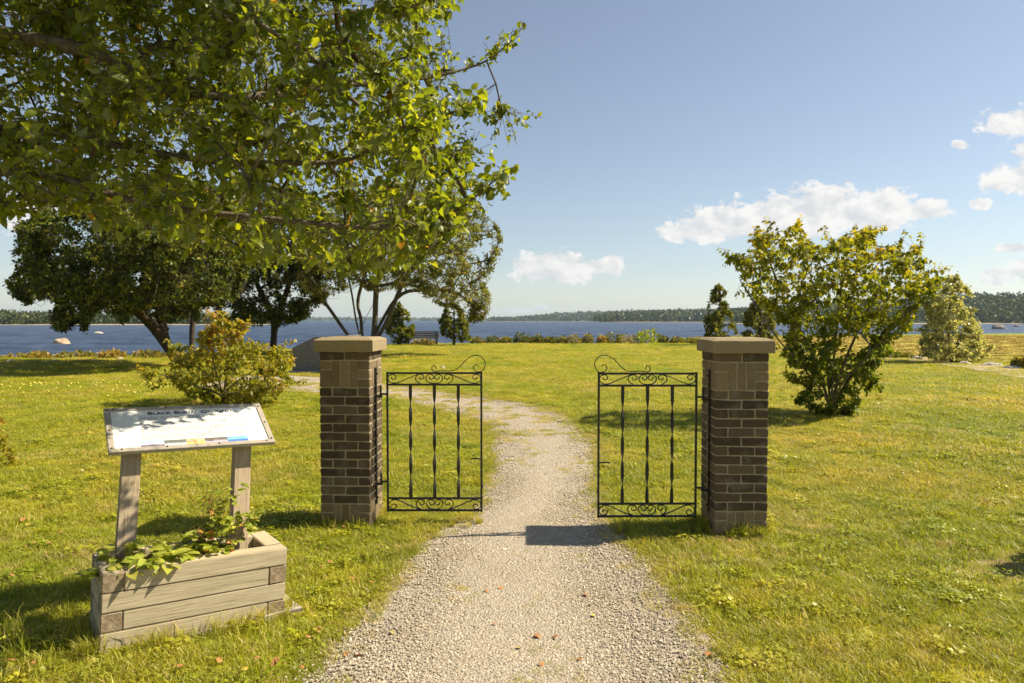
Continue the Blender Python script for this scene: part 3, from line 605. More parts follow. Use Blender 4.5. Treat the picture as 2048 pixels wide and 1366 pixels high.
# ---- the near apple tree whose boughs hang into the picture
def near_tree():
    r = np.random.default_rng(21); root = np.array((-4.3, 2.3, 0.0)); top = np.array((-4.0, 2.4, 1.7))
    def L(*q): return [at(*p) for p in q]
    trunk = catmull([root, root + (0.05, 0.02, 0.6), root + (0.1, 0.08, 1.2), top], 5)
    limbs = [trunk]
    def limb(pts, start=top): limbs.append(catmull(np.vstack([[start], pts]), 6))
    limb(L((-500, 60, 2.5), (130, 92, 2.6), (300, 168, 2.8), (500, 195, 3.1), (700, 168, 3.5), (850, 155, 3.8), (960, 128, 3.95), (1022, 84, 4.0)))
    limb(L((-500, 300, 2.6), (0, 258, 2.6), (180, 282, 2.7), (400, 320, 2.8), (560, 326, 2.9), (700, 318, 2.95), (820, 250, 3.0), (935, 215, 3.1), (965, 180, 3.2)))
    limb(L((-500, 450, 2.7), (0, 345, 2.6), (300, 410, 2.65), (560, 440, 2.7), (760, 455, 2.75), (900, 425, 2.8), (985, 365, 2.85), (1010, 340, 2.85)))
    limb(L((-400, -300, 2.5), (100, -150, 2.5), (400, -10, 2.6), (480, 38, 2.9), (640, 30, 3.2), (800, 8, 3.4), (915, -25, 3.5)))
    limb(L((-900, -200, 2.4), (-1100, -700, 2.2)))
    limb([(-5.2, 3.0, 2.8), (-6.0, 3.6, 3.6)]); limb([(-4.6, 1.2, 2.6), (-4.8, 0.2, 3.4)]); limb([(-3.6, 3.2, 3.2), (-3.0, 3.6, 4.4)])
    poly = [(-900, -500), (900, -500), (880, -200), (880, -20), (900, 20), (850, 60), (835, 120), (880, 150), (850, 175), (905, 225), (862, 262), (880, 300), (900, 350), (985, 375), (970, 420), (900, 440), (915, 495), (860, 530), (760, 545), (690, 560), (600, 530), (520, 540), (450, 500), (380, 500), (300, 465), (230, 470), (160, 440), (100, 405), (20, 425), (-900, 520)]
    N = 19500; P = []
    while sum(map(len, P)) < N:
        px = r.uniform(-900, 1000, 6000); py = r.uniform(-500, 565, 6000); k = inpoly(px, py, poly); px, py = px[k], py[k]
        dmin = np.interp(px, [-900, 300, 900], [2.2, 2.25, 2.4]); dmax = np.interp(px, [-900, 200, 700, 1000], [4.6, 4.8, 4.3, 4.0])
        dep = dmin + (dmax - dmin) * r.random(len(px)) ** 0.9
        Q = np.array([at(a, b, d) for a, b, d in zip(px, py, dep)]); z = Q[:, 2]
        keep = (z > 1.72) & (z < 5.2)
        # keep boughs whose shade would fall on the open lawn out of the volume
        S = Q - np.asarray(SUNV)[None] * (z / SUNV.z)[:, None]; sx, sy, _ = project(S)
        lit = (sx > -20) & (S[:, 1] > 1.0) & ~((sx < 150) & (sy > 1135) & (sy < 1330))
        keep &= ~lit
        f = np.array([mnoise.noise(Vector(q * 2.1)) for q in Q]); keep &= f > -0.30 + 0.16 * (px > 650)
        P.append(Q[keep])
    At = np.vstack(P)[:N]
    # single sprays along the outline, with shade on the sign board
    ex = []
    for (a, b, c, d, n, dep) in [(850, 150, 1030, 80, 26, 4.0), (990, 110, 1045, 60, 10, 4.0), (830, 250, 970, 185, 26, 3.1), (880, 400, 990, 365, 26, 2.85), (850, 345, 925, 330, 14, 2.9), (960, 385, 1018, 335, 9, 2.85), (870, 330, 930, 300, 10, 2.9), (800, 480, 960, 430, 34, 2.75), (830, 130, 905, 30, 18, 3.8), (860, 15, 930, -15, 12, 3.5), (830, 250, 960, 190, 18, 3.1)]:
        t = r.random(n); ex.append(np.array([at(a + (c - a) * q + r.normal() * 9, b + (d - b) * q + r.normal() * 12, dep + r.normal() * 0.12) for q in t]))
    sg = []; BLs, us, vs, ns = SIGN
    for k in range(150):
        if k < 115: a = r.uniform(-0.03, 0.52); lo = np.interp(a, [0, 0.15, 0.30, 0.36, 0.42, 0.52], [0.25, 0.25, 0.26, 0.22, 0.25, 0.33])
        else: a = r.uniform(0.5, 0.85); lo = 0.35
        sg.append(BLs + us * a + vs * r.uniform(lo, 0.44) + np.asarray(SUNV) * r.uniform(1.9, 2.6))
    At = np.vstack([At] + ex + [np.array(sg)])
    # the crown's own twig structure: limbs, then boughs, then sprays
    coarse = At[r.choice(len(At), 900, replace=False)]
    A0, p0, t0 = grow(limbs, coarse, 0.14, 0.10)
    # attach sprays as short twigs to nearest limb point
    n0 = len(A0); base = []
    near = np.empty(len(At), int)
    for i in range(0, len(At), 500): near[i:i + 500] = np.argmin(np.linalg.norm(At[i:i + 500, None] - A0[None], axis=2), axis=1)
    dv = At - A0[near]; ln = np.linalg.norm(dv, axis=1); dv = dv / (ln[:, None] + 1e-6)
    dv = unit(dv + r.normal(size=dv.shape) * 0.35 + np.array((0.15, -0.05, 0.15)))
    start = np.where((ln > 0.30)[:, None], At - dv * 0.22, A0[near]); 
    m1 = (start + At) / 2 + r.normal(size=At.shape) * 0.015
    A = np.vstack([A0, start, m1, At]); n = len(At)
    keepstart = ln > 0.30
    par = np.concatenate([p0, np.where(keepstart, near, near), n0 + np.arange(n), n0 + n + np.arange(n)]); tips = n0 + 2 * n + np.arange(n)
    ld = twig_leaves(A, par, tips, 5, 0.0395, 0.15, 0.7, 0.25, 0.35, r, 0.5)
    # thin out leaves that would shade the open lawn or the lower part of the sign board
    b = ld[0]; S = b - np.asarray(SUNV)[None] * (b[:, 2] / SUNV.z)[:, None]; sx, sy, _ = project(S)
    bad = (sx > 0) & (S[:, 1] > 1.0) & ~((sx < 150) & (sy > 1135) & (sy < 1330)) & ~((sx < 620) & (sy > 1000) & (sy < 1110))
    BLs, us, vs, ns = SIGN; tt = ((b - BLs) @ ns) / np.dot(np.asarray(SUNV), ns); hit = b - tt[:, None] * np.asarray(SUNV); s_ = (hit - BLs) @ us; t_ = (hit - BLs) @ vs
    lim = np.interp(s_, [0, 0.15, 0.30, 0.36, 0.42, 0.50, 0.60, 0.82], [0.235, 0.22, 0.23, 0.19, 0.22, 0.295, 0.33, 0.32])
    bad |= (s_ > -0.03) & (s_ < 0.85) & (t_ > -0.03) & (t_ < lim)
    ld = tuple(q[~bad] for q in ld)
    # sprays left without leaves are pruned with them
    keep = np.ones(len(A), bool); alive = (~bad).reshape(-1, 5).any(1); keep[tips[~alive]] = False; keep[tips[~alive] - n] = False; keep[tips[~alive] - 2 * n] = False
    new = np.cumsum(keep) - 1; A = A[keep]; par = np.where(par[keep] >= 0, new[np.maximum(par[keep], 0)], -1)
    m = len(ld[0]); tint = np.clip(r.beta(2, 2.4, m) * 0.95, 0, 0.955); tint[r.random(m) < 0.008] = r.uniform(0.97, 1.0)
    assemble('apple_tree', tuple(root), 'leafy apple tree whose boughs overhang the sign board from outside the view', 'tree', A, par, ld, MAT['bark'], MAT['leaf_apple'], (LEAF8_V, LEAF8_F), 0.0014, 0.37, 0.15, 5, tint=tint, flare=0.3)
near_tree()

def mid_tree(name, D, base_px, stems, poly, n, per, lsize, label, leafm, bark='bark_dark', seed=0, twig=0.45, nthr=None, nscale=0.5, r_tip=0.006, r_pow=0.42, r_max=0.22, tpl=(LEAF4_V, LEAF4_F), coarse=170, tint_fn=None, droop=0.2, dscale=0.85, parts=('trunk', 'crown'), shell=0.3, sides=6, cat='tree', seg=None, group=None, base_pt=None, extra=()):
    r = np.random.default_rng(seed); b = np.array(base_pt) if base_pt is not None else at(base_px[0], base_px[1], D); b[2] = float(gz(b[0], b[1])) - 0.03
    trunks = [catmull(np.vstack([[b], [at(px, py, D + dd) for px, py, dd in s]]), 5) for s in stems]
    At = vol_from_poly(poly, D, n, dscale, shell, nthr, nscale, seed)
    for (x0, y0, x1, y1, k) in extra:          # single sprays standing clear of the outline
        dd = r.normal() * 0.3; At = np.vstack([At, [at(x0 + (x1 - x0) * t + r.normal() * 3, y0 + (y1 - y0) * t + r.normal() * 3, D + dd + r.normal() * 0.04) for t in np.linspace(0, 1, k)]])
    seg = seg or max(0.1, D * 0.012); A0, p0, t0 = grow(trunks, At[r.choice(len(At), min(coarse, len(At)), replace=False)], seg, 0.12)
    near = np.empty(len(At), int)
    for i in range(0, len(At), 400): near[i:i + 400] = np.argmin(np.linalg.norm(At[i:i + 400, None] - A0[None], axis=2), axis=1)
    dv = At - A0[near]; ln = np.linalg.norm(dv, axis=1); dv = unit(dv + r.normal(size=dv.shape) * 0.3 * (ln[:, None] + 0.1) + np.array((0, 0, 0.15)))
    k = len(At); n0 = len(A0); start = np.where((ln > twig * 1.4)[:, None], At - dv * twig, A0[near] * 0.7 + At * 0.3)
    A = np.vstack([A0, start, At]); par = np.concatenate([p0, near, n0 + np.arange(k)]); tips = n0 + k + np.arange(k)
    ld = twig_leaves(A, par, tips, per, lsize, twig, 0.7, droop, 0.5, r)
    m = len(ld[0]); tint = tint_fn(ld[0], r) if tint_fn else np.clip(r.beta(2, 2.6, m) * 0.9 + 0.04 + 0.2 * np.repeat(r.normal(size=k), per), 0, 1)
    return assemble(name, tuple(b), label, cat, A, par, ld, MAT[bark], MAT[leafm], tpl, r_tip, r_pow, r_max, sides, group, parts, 0.25, tint)

# apple trees by the shore (left)
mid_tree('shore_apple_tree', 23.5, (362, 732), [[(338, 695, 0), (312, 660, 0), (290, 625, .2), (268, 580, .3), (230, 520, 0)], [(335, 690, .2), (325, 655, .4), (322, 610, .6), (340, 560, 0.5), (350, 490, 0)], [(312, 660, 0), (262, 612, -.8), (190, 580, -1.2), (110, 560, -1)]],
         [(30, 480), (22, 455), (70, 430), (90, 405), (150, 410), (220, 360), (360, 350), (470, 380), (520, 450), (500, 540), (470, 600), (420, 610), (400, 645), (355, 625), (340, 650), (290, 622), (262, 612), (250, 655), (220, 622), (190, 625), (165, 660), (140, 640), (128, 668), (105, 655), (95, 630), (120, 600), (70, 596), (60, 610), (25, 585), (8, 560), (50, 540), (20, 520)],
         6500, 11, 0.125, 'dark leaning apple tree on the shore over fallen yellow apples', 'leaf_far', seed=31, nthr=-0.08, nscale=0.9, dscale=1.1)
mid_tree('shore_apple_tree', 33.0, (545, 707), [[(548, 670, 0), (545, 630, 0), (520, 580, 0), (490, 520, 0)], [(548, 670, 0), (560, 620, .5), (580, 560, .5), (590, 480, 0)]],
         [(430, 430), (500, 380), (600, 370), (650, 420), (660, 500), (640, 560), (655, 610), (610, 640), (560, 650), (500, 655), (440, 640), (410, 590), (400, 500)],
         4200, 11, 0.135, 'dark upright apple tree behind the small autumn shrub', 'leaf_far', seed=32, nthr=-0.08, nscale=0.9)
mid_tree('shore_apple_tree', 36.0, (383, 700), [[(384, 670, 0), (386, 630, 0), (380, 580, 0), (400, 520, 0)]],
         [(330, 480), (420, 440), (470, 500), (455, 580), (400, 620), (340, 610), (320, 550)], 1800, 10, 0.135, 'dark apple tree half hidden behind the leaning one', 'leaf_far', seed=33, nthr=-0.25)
mid_tree('twiggy_tree', 31.0, (728, 712), [[(712, 690, 0), (690, 662, 0), (662, 622, 0), (640, 590, 0), (615, 540, 0)], [(722, 680, .2), (712, 640, .3), (704, 590, .3), (690, 520, 0)], [(725, 690, 0), (722, 640, 0), (716, 600, .2), (735, 530, .5)], [(745, 680, 0), (750, 640, 0), (752, 590, 0), (760, 520, .3), (765, 450, 0)], [(755, 675, -.2), (775, 640, -.3), (792, 598, -.2), (815, 550, 0), (860, 500, 0), (900, 470, 0)], [(722, 665, .3), (735, 630, .4), (748, 605, .4), (760, 580, .5)], [(792, 598, -.2), (850, 580, -.5), (910, 585, -.5), (945, 610, -.5)]],
         [(600, 420), (680, 380), (780, 360), (900, 375), (960, 405), (990, 440), (1008, 480), (990, 540), (970, 570), (990, 600), (965, 650), (935, 640), (900, 615), (860, 600), (815, 575), (760, 585), (700, 570), (650, 600), (600, 585), (585, 490)],
         5200, 9, 0.115, 'many stemmed twiggy tree with thin grey green leaves behind the pillar', 'leaf_thin', bark='bark', seed=34, nthr=-0.12, nscale=0.8, r_max=0.17, coarse=260, r_tip=0.0055)

# evergreens beside the bench and behind the right pillar
def conifer(D, base, poly, label, seed, n=520, per=14, ls=0.15):
    top = min(p[1] for p in poly)
    return mid_tree('evergreen_tree', D, base, [[(base[0], base[1] - (base[1] - top) * t, 0) for t in (0.15, 0.4, 0.7, 0.97)]], poly, n, per, ls, label, 'needle', seed=seed, twig=0.28, nthr=-0.08, nscale=1.6, r_tip=0.006, r_max=0.09, coarse=90, tpl=(LEAF2_V, LEAF2_F), droop=-0.35, shell=0.35)
conifer(43.5, (798, 690), [(798, 606), (815, 625), (828, 655), (828, 676), (806, 688), (786, 686), (772, 668), (778, 640)], 'dense green evergreen bush at one end of the shore bench', 41)
conifer(42.5, (908, 690), [(905, 598), (925, 625), (938, 655), (942, 680), (922, 684), (905, 682), (885, 672), (878, 650), (888, 622)], 'olive evergreen bush at the other end of the shore bench', 42)
conifer(43.0, (1440, 692), [(1440, 566), (1455, 592), (1458, 615), (1466, 640), (1474, 668), (1458, 682), (1430, 684), (1405, 675), (1410, 640), (1416, 615), (1422, 585)], 'tall loose evergreen rising above the right gate pillar', 43, n=620)
conifer(42.0, (1520, 692), [(1518, 572), (1535, 600), (1548, 640), (1555, 672), (1530, 684), (1500, 682), (1482, 668), (1490, 630), (1500, 598)], 'dark evergreen half hidden behind the big autumn shrub', 44, n=620)

# autumn shrubs
def autumn_tint(z0, z1, lo=0.1, hi=0.75, side=0.0):
    def f(P, r):
        k = np.clip((P[:, 2] - z0) / (z1 - z0), 0, 1); c = np.array([mnoise.noise(Vector(p * 2.2)) for p in P])
        return np.clip(lo + (hi - lo) * k ** 1.3 + 0.30 * c + r.normal(size=len(P)) * 0.10, 0, 1)
    return f
mid_tree('autumn_shrub', 11.0, (1662, 838), [[(1650, 780, 0), (1620, 700, .1), (1570, 600, .2), (1530, 500, .2)], [(1658, 780, .1), (1650, 690, .3), (1630, 590, .5), (1605, 480, .5)], [(1664, 780, -.1), (1670, 690, -.2), (1680, 600, -.3), (1690, 480, -.3)], [(1668, 790, 0), (1695, 710, 0), (1740, 610, .2), (1790, 520, .3)], [(1672, 800, .1), (1710, 740, .3), (1770, 660, .5), (1850, 570, .6)], [(1654, 800, -.1), (1610, 740, -.4), (1550, 670, -.6), (1480, 560, -.6)], [(1668, 800, -.3), (1690, 760, -.6), (1730, 720, -.8), (1740, 690, -.9)]],
         [(1440, 495), (1490, 510), (1510, 450), (1560, 470), (1595, 440), (1640, 500), (1680, 470), (1745, 450), (1760, 490), (1830, 485), (1850, 520), (1850, 560), (1895, 545), (1870, 590), (1830, 620), (1820, 660), (1775, 690), (1760, 740), (1730, 790), (1710, 828), (1660, 836), (1620, 815), (1585, 800), (1610, 770), (1560, 745), (1545, 690), (1570, 650), (1520, 620), (1490, 580), (1470, 540)],
         2300, 7, 0.078, 'big vase shaped shrub with green and orange leaves beside the right pillar', 'leaf_dogwood', bark='bark', seed=51, twig=0.18, nthr=-0.15, nscale=2.0, r_tip=0.0018, r_pow=0.40, r_max=0.032, coarse=190, tint_fn=autumn_tint(0.6, 3.4, 0.20, 0.64), droop=0.55, tpl=(LEAF4_V, LEAF4_F), cat='shrub', parts=('stem', 'foliage'), seg=0.12, dscale=0.8, extra=[(1490, 520, 1430, 492, 6), (1540, 470, 1505, 452, 5), (1560, 470, 1532, 426, 6), (1600, 460, 1604, 434, 5), (1680, 490, 1706, 448, 6), (1740, 470, 1776, 446, 6), (1790, 500, 1808, 462, 5), (1820, 510, 1850, 476, 6), (1850, 560, 1898, 535, 7), (1830, 590, 1885, 560, 7), (1760, 730, 1765, 778, 5), (1600, 760, 1562, 748, 5), (1580, 600, 1470, 585, 8), (1640, 500, 1650, 450, 5)])
mid_tree('autumn_shrub', 12.6, (448, 815), [[(440, 770, 0), (425, 710, .1), (440, 650, .2)], [(450, 770, 0), (465, 710, -.1), (475, 660, -.1)], [(440, 780, .1), (390, 730, .3), (350, 710, .3)], [(455, 780, 0), (510, 740, 0), (560, 720, 0)], [(440, 790, -.3), (390, 770, -.5), (310, 745, -.5)], [(456, 790, -.3), (510, 780, -.4), (575, 770, -.4)]],
         [(275, 735), (330, 742), (340, 690), (390, 690), (405, 640), (430, 625), (455, 640), (490, 640), (500, 670), (545, 690), (585, 690), (590, 725), (560, 745), (605, 765), (570, 800), (530, 806), (480, 808), (420, 806), (375, 790), (345, 772), (300, 760)],
         1400, 7, 0.072, 'low spreading shrub with yellowing leaves behind the sign board', 'leaf_dogwood', bark='bark', seed=52, twig=0.18, nthr=-0.12, nscale=2.2, r_tip=0.0018, r_pow=0.40, r_max=0.03, coarse=150, tint_fn=autumn_tint(-0.2, 1.8, 0.50, 0.76), droop=0.5, tpl=(LEAF4_V, LEAF4_F), cat='shrub', parts=('stem', 'foliage'), seg=0.12, dscale=0.8, extra=[(340, 735, 272, 738, 7), (420, 650, 408, 622, 5), (450, 650, 452, 612, 6), (490, 660, 505, 632, 5), (380, 700, 330, 680, 6), (550, 700, 590, 682, 6), (560, 760, 612, 764, 6), (350, 765, 300, 775, 6)])
mid_tree('silver_bush', 25.5, (1905, 725), [[(1900, 690, 0), (1895, 640, 0), (1905, 590, 0), (1908, 560, 0)], [(1915, 690, 0), (1935, 650, 0), (1940, 620, 0)], [(1890, 690, 0), (1865, 650, 0), (1860, 620, 0)], [(1925, 700, -.5), (1955, 690, -.6)]],
         [(1894, 556), (1912, 550), (1926, 572), (1946, 588), (1958, 612), (1944, 640), (1962, 655), (1968, 680), (1982, 695), (1978, 718), (1930, 722), (1880, 720), (1836, 714), (1832, 695), (1848, 670), (1836, 655), (1848, 630), (1842, 605), (1862, 590), (1878, 585), (1886, 566)],
         1350, 10, 0.10, 'pale silvery green bush beside the dirt track', 'leaf_silver', bark='bark', seed=53, twig=0.3, nthr=-0.12, nscale=1.6, r_tip=0.004, r_max=0.06, coarse=120, cat='bush', parts=('stem', 'foliage'), tpl=(LEAF4_V, LEAF4_F), droop=0.0)
mid_tree('edge_bush', 7.2, (-20, 960), [[(-20, 930, 0), (-15, 890, 0), (-10, 850, 0)], [(-25, 930, 0), (-45, 880, 0)]], [(-90, 850), (-30, 810), (8, 838), (16, 880), (28, 905), (20, 945), (-20, 955), (-90, 950)], 180, 9, 0.05, 'small orange tinged bush at the edge of the lawn', 'leaf_dogwood', bark='bark', seed=54, twig=0.12, r_tip=0.0015, r_max=0.012, coarse=40, tint_fn=autumn_tint(-0.3, 0.6, 0.45, 0.9), cat='bush', parts=('stem', 'foliage'), seg=0.06)
mid_tree('garden_bush', 4.45, None, [[(2260, 1000, 0), (2250, 900, 0)], [(2280, 1000, 0), (2320, 930, .1)]], [(2150, 1010), (2170, 900), (2270, 850), (2400, 900), (2440, 1030), (2380, 1110), (2210, 1110)], 420, 9, 0.05, 'rounded bush whose shade falls on the bare earth patch', 'leaf_dogwood', bark='bark', seed=55, twig=0.10, r_tip=0.0015, r_max=0.012, coarse=60, cat='bush', parts=('stem', 'foliage'), seg=0.06, base_pt=(4.08, 4.45, 0))

# shoreline clumps
def shore_clumps():
    items = [(955, 680, 22, 12), (985, 681, 26, 13), (1012, 682, 22, 11), (1040, 676, 20, 20), (1058, 680, 20, 14), (1078, 679, 16, 16), (1100, 681, 18, 12), (1122, 682, 22, 13), (1148, 678, 26, 15), (1176, 678, 18, 18), (1204, 680, 16, 16), (1225, 674, 32, 22), (1254, 679, 34, 17), (1296, 673, 34, 28), (1326, 682, 18, 14), (1354, 682, 22, 12), (1384, 682, 20, 12),
             (30, 722, 50, 16), (75, 716, 40, 18), (150, 722, 60, 14), (225, 716, 40, 20), (300, 708, 50, 20), (560, 696, 60, 16), (625, 694, 50, 16), (672, 692, 40, 14), (848, 690, 40, 10), (1760, 694, 40, 30), (1800, 705, 40, 12), (2044, 735, 30, 22)]
    for i, (px, py, w, h) in enumerate(items):
        D = 46.0 if 900 < px < 1400 else (28.4 if px < 330 else (44 if px < 900 else 28.5))
        if px == 2044: D = 21.5
        D += (i * 0.37) % 0.9; base = ground(px, 641 + CAM_H * F / D); top = base[2] + (h * (0.75 if px < 330 else 1.15)) / F * D
        r = np.random.default_rng(300 + i); wm = w / F * D / 2 * 1.25; n = 260
        a = r.uniform(0, 6.28, n); q = np.sqrt(r.random(n)); hh = r.random(n); bx = np.stack([np.cos(a) * q * wm, np.sin(a) * q * wm * 0.8, hh * (top - base[2]) * (1.05 - 0.6 * q * q)], -1)
        yd = unit(np.stack([np.cos(a) * .5, np.sin(a) * .5, np.ones(n) * 0.8], -1) + r.normal(size=(n, 3)) * 0.4); green = i in (13, 26)
        me = leaves_mesh('foliage', bx, yd, unit(r.normal(size=(n, 3)) + (0, 0, 0.8)), np.full(n, 0.22 if green else 0.17) * r.uniform(0.6, 1.3, n), np.clip(r.beta(2, 2, n) + r.normal() * 0.2 + (0.3 if px < 330 else 0), 0, 1), MAT['leaf_shore_green' if green else 'leaf_shore'])
        z = float(gz(base[0], base[1]))
        tall = 'tall' if h >= 16 else 'low'
        if i == 13: lab = 'bright green clump among the shoreline weeds'
        elif px == 2044: lab = 'dark green clump at the marsh edge by the track'
        elif px == 1760: lab = 'leafy green weed clump beside the autumn shrub at the track end'
        elif px == 1800: lab = 'flat green weed clump by the first stone of the track'
        elif px == 848: lab = 'low weeds growing under the shore bench'
        elif px < 330: lab = f'{tall} yellowish weed clump on the bank by the leaning apple tree'
        elif px < 700: lab = f'{tall} weed clump on the bank by the many stemmed tree'
        elif px < 1030: lab = f'{tall} golden weed clump next to the olive evergreen bush'
        elif 1215 < px < 1340: lab = f'{tall} golden weed clump beside the bright green one'
        else: lab = f'{tall} dry golden weed clump along the lake edge of the lawn'
        o = empty('weed_clump', (base[0], base[1], z - 0.03), label=lab, cat='plant', group=None if i == 13 else 'weed clumps along the shore')
        link('foliage', me, o)
        # stems
        k = 14; V = []; Fq = []
        for j in range(k):
            aa = r.uniform(0, 6.28); q1 = r.random() * wm * 0.9; e = np.array((math.cos(aa) * q1, math.sin(aa) * q1, (top - base[2]) * r.uniform(0.5, 1.0))); s = np.array((e[0] * 0.5, e[1] * 0.5, 0)); c = len(V)
            for pnt, w2 in ((s, 0.008), (e, 0.004)): V += [pnt + (w2, 0, 0), pnt + (-w2 / 2, w2, 0), pnt + (-w2 / 2, -w2, 0)]
            for q2 in range(3): Fq.append((c + q2, c + (q2 + 1) % 3, c + 3 + (q2 + 1) % 3, c + 3 + q2))
        tag(link('stem', fast_mesh('stem', np.array(V), Fq, MAT['dry_stem']), o), kind='stuff')
    for px, h in ((1316, 11), (1334, 13)):
        D = 46.3; b = ground(px, 641 + CAM_H * F / D); hm = h / F * D; bm = bmesh.new()
        bmesh.ops.create_cone(bm, segments=6, radius1=0.03, radius2=0.02, depth=hm * 0.6, matrix=Matrix.Translation((0, 0, hm * 0.3)))
        bmesh.ops.create_icosphere(bm, subdivisions=1, radius=0.5, matrix=Matrix.Translation((0.03, 0, hm * 0.75)) @ Matrix.Diagonal((0.13, 0.13, hm * 0.6, 1)))
        o = link('seed_head', bm_mesh('seed_head', bm, MAT['dark_stalk']), None, (b[0], b[1], float(gz(b[0], b[1])) - 0.02)); tag(o, 'dark dead seed head standing against the water', 'plant', 'dead seed heads on the shore')
shore_clumps()

# ------------------------------------------------------------------ gate pillars
PW, COURSE, BH, BT, JT = 0.382, 0.0677, 0.0577, 0.090, 0.010
def brick_variants(nm, sx, sy, sz, mat, k=4):
    return [box_mesh(nm, sx, sy, sz, mat, 0.005, 0.0028, 50 + i) for i in range(k)]
BR = {}
def pillar(x, y, rz, label, bar_side):
    root = empty('gate_pillar', (x, y, 0), (0, 0, rz), label, 'pillar', None)
    if not BR:
        BR['s'] = brick_variants('brick', 0.186, BT, BH, MAT['brick_dark']); BR['m'] = brick_variants('brick', 0.182, BT, BH, MAT['brick_dark'])
        BR['sold'] = brick_variants('brick', 0.0577, BT, 0.194, MAT['brick_tan']); BR['quoin'] = brick_variants('brick', BT, BT, 0.0577, MAT['brick_tan'])
        BR['quoinb'] = brick_variants('brick', BT, BT, 0.125, MAT['brick_tan'])
    rr = random.Random(int(x * 1000))
    def put(key, lx, ly, lz, rot=0.0):
        o = link('brick', rr.choice(BR[key]), root, (lx + rr.uniform(-.0012, .0012), ly + rr.uniform(-.0012, .0012), lz), (rr.uniform(-.006, .006), rr.uniform(-.006, .006), rot + rr.choice((0, math.pi)) + rr.uniform(-.006, .006)))
        return o
    H = PW / 2; e = H - BT / 2
    def course(z, A):
        zc = z + BH / 2
        # two bricks along each of one pair of sides, a single one closing the other pair
        for s in (-1, 1):
            for t in (-1, 1):
                if A: put('s', s * e, t * 0.098, zc, math.pi / 2)
                else: put('s', t * 0.098, s * e, zc, 0)
            if A: put('m', 0, s * e, zc, 0)
            else: put('m', s * e, 0, zc, math.pi / 2)
    def band(z):
        for s in (-1, 1):
            for k in (-1, 0, 1):
                put('sold', k * 0.0677, s * e, z + 0.097, 0); put('sold', s * e, k * 0.0677, z + 0.097, math.pi / 2)
            for t in (-1, 1):
                if (s + t) % 4 == 0:
                    for q in range(3): put('quoin', s * e, t * e, z + 0.029 + q * COURSE)
                else:
                    put('quoinb', s * e, t * e, z + 0.0625); put('quoin', s * e, t * e, z + 0.029 + 2 * COURSE)
    z = -0.015; band(z); z += 0.204
    for c in range(13): course(z, c % 2 == 0); z += COURSE
    band(z); z += 0.204; course(z, False); z += COURSE
    # mortar core, a little behind the brick faces
    bm = bmesh.new(); bmesh.ops.create_cube(bm, size=1.0)
    for v in bm.verts: v.co = Vector((v.co.x * (PW - 0.011), v.co.y * (PW - 0.011), (v.co.z + 0.5) * (z + 0.05) - 0.05))
    bmesh.ops.subdivide_edges(bm, edges=bm.edges[:], cuts=6, use_grid_fill=True)
    for v in bm.verts:
        n = mnoise.noise(v.co * 23 + Vector((x, 0, 0))) * 0.0022; v.co.x += n * (1 if v.co.x > 0 else -1); v.co.y += n * (1 if v.co.y > 0 else -1)
    link('mortar', bm_mesh('mortar', bm, MAT['mortar']), root)
    # cast stone cap with chamfered top
    cw = 0.450; h1, h2 = 0.084, 0.018; k = 0.045
    ring = lambda w, zz: [(-w, -w, zz), (w, -w, zz), (w, w, zz), (-w, w, zz)]
    V = ring(cw / 2, z - 0.004) + ring(cw / 2, z + h1) + ring(cw / 2 - k, z + h1 + h2)
    Fq = [(3, 2, 1, 0), (8, 9, 10, 11)] + [(a + o, (a + 1) % 4 + o, (a + 1) % 4 + 4 + o, a + 4 + o) for o in (0, 4) for a in range(4)]
    bm = bmesh.new(); vs = [bm.verts.new(v) for v in V]
    for f in Fq: bm.faces.new([vs[i] for i in f])
    bmesh.ops.bevel(bm, geom=bm.edges[:], offset=0.0035, segments=1, affect='EDGES')
    bmesh.ops.subdivide_edges(bm, edges=[ed for ed in bm.edges if ed.calc_length() > 0.1], cuts=5, use_grid_fill=True)
    for v in bm.verts: v.co += Vector([mnoise.noise(v.co * 30 + Vector((7 * j, x, 0))) * 0.0022 for j in range(3)])
    link('cap', bm_mesh('cap', bm, MAT['cap_stone']), root)
    # iron bar bolted to the inner face, with two hinge pins
    bx = bar_side * (H + 0.010); by = -0.045
    bar = link('mounting_bar', box_mesh('mounting_bar', 0.012, 0.032, 1.06, MAT['iron'], 0.002), root, (bx, by, 0.68))
    for zz in (0.20, 0.42, 0.68, 1.16):
        bm = bmesh.new(); bmesh.ops.create_cone(bm, cap_ends=True, segments=6, radius1=0.008, radius2=0.008, depth=0.012)
        link('bolt', bm_mesh('bolt', bm, MAT['iron']), bar, (bar_side * 0.010, 0, zz - 0.68), (0, math.pi / 2, 0))
    for zz in (0.305, 0.985):
        hp = link('hinge_bracket', box_mesh('hinge_bracket', 0.046, 0.020, 0.016, MAT['iron'], 0.002), bar, (bar_side * 0.027, 0, zz - 0.68))
    return root
PL = pillar(-1.2485, 5.31, R(-2.8), 'brick gate pillar nearer the sign board, with sunlit side', -0 + 1)
PR = pillar(1.663, 5.10, R(-1.2), 'brick gate pillar beside the big autumn shrub', -1)

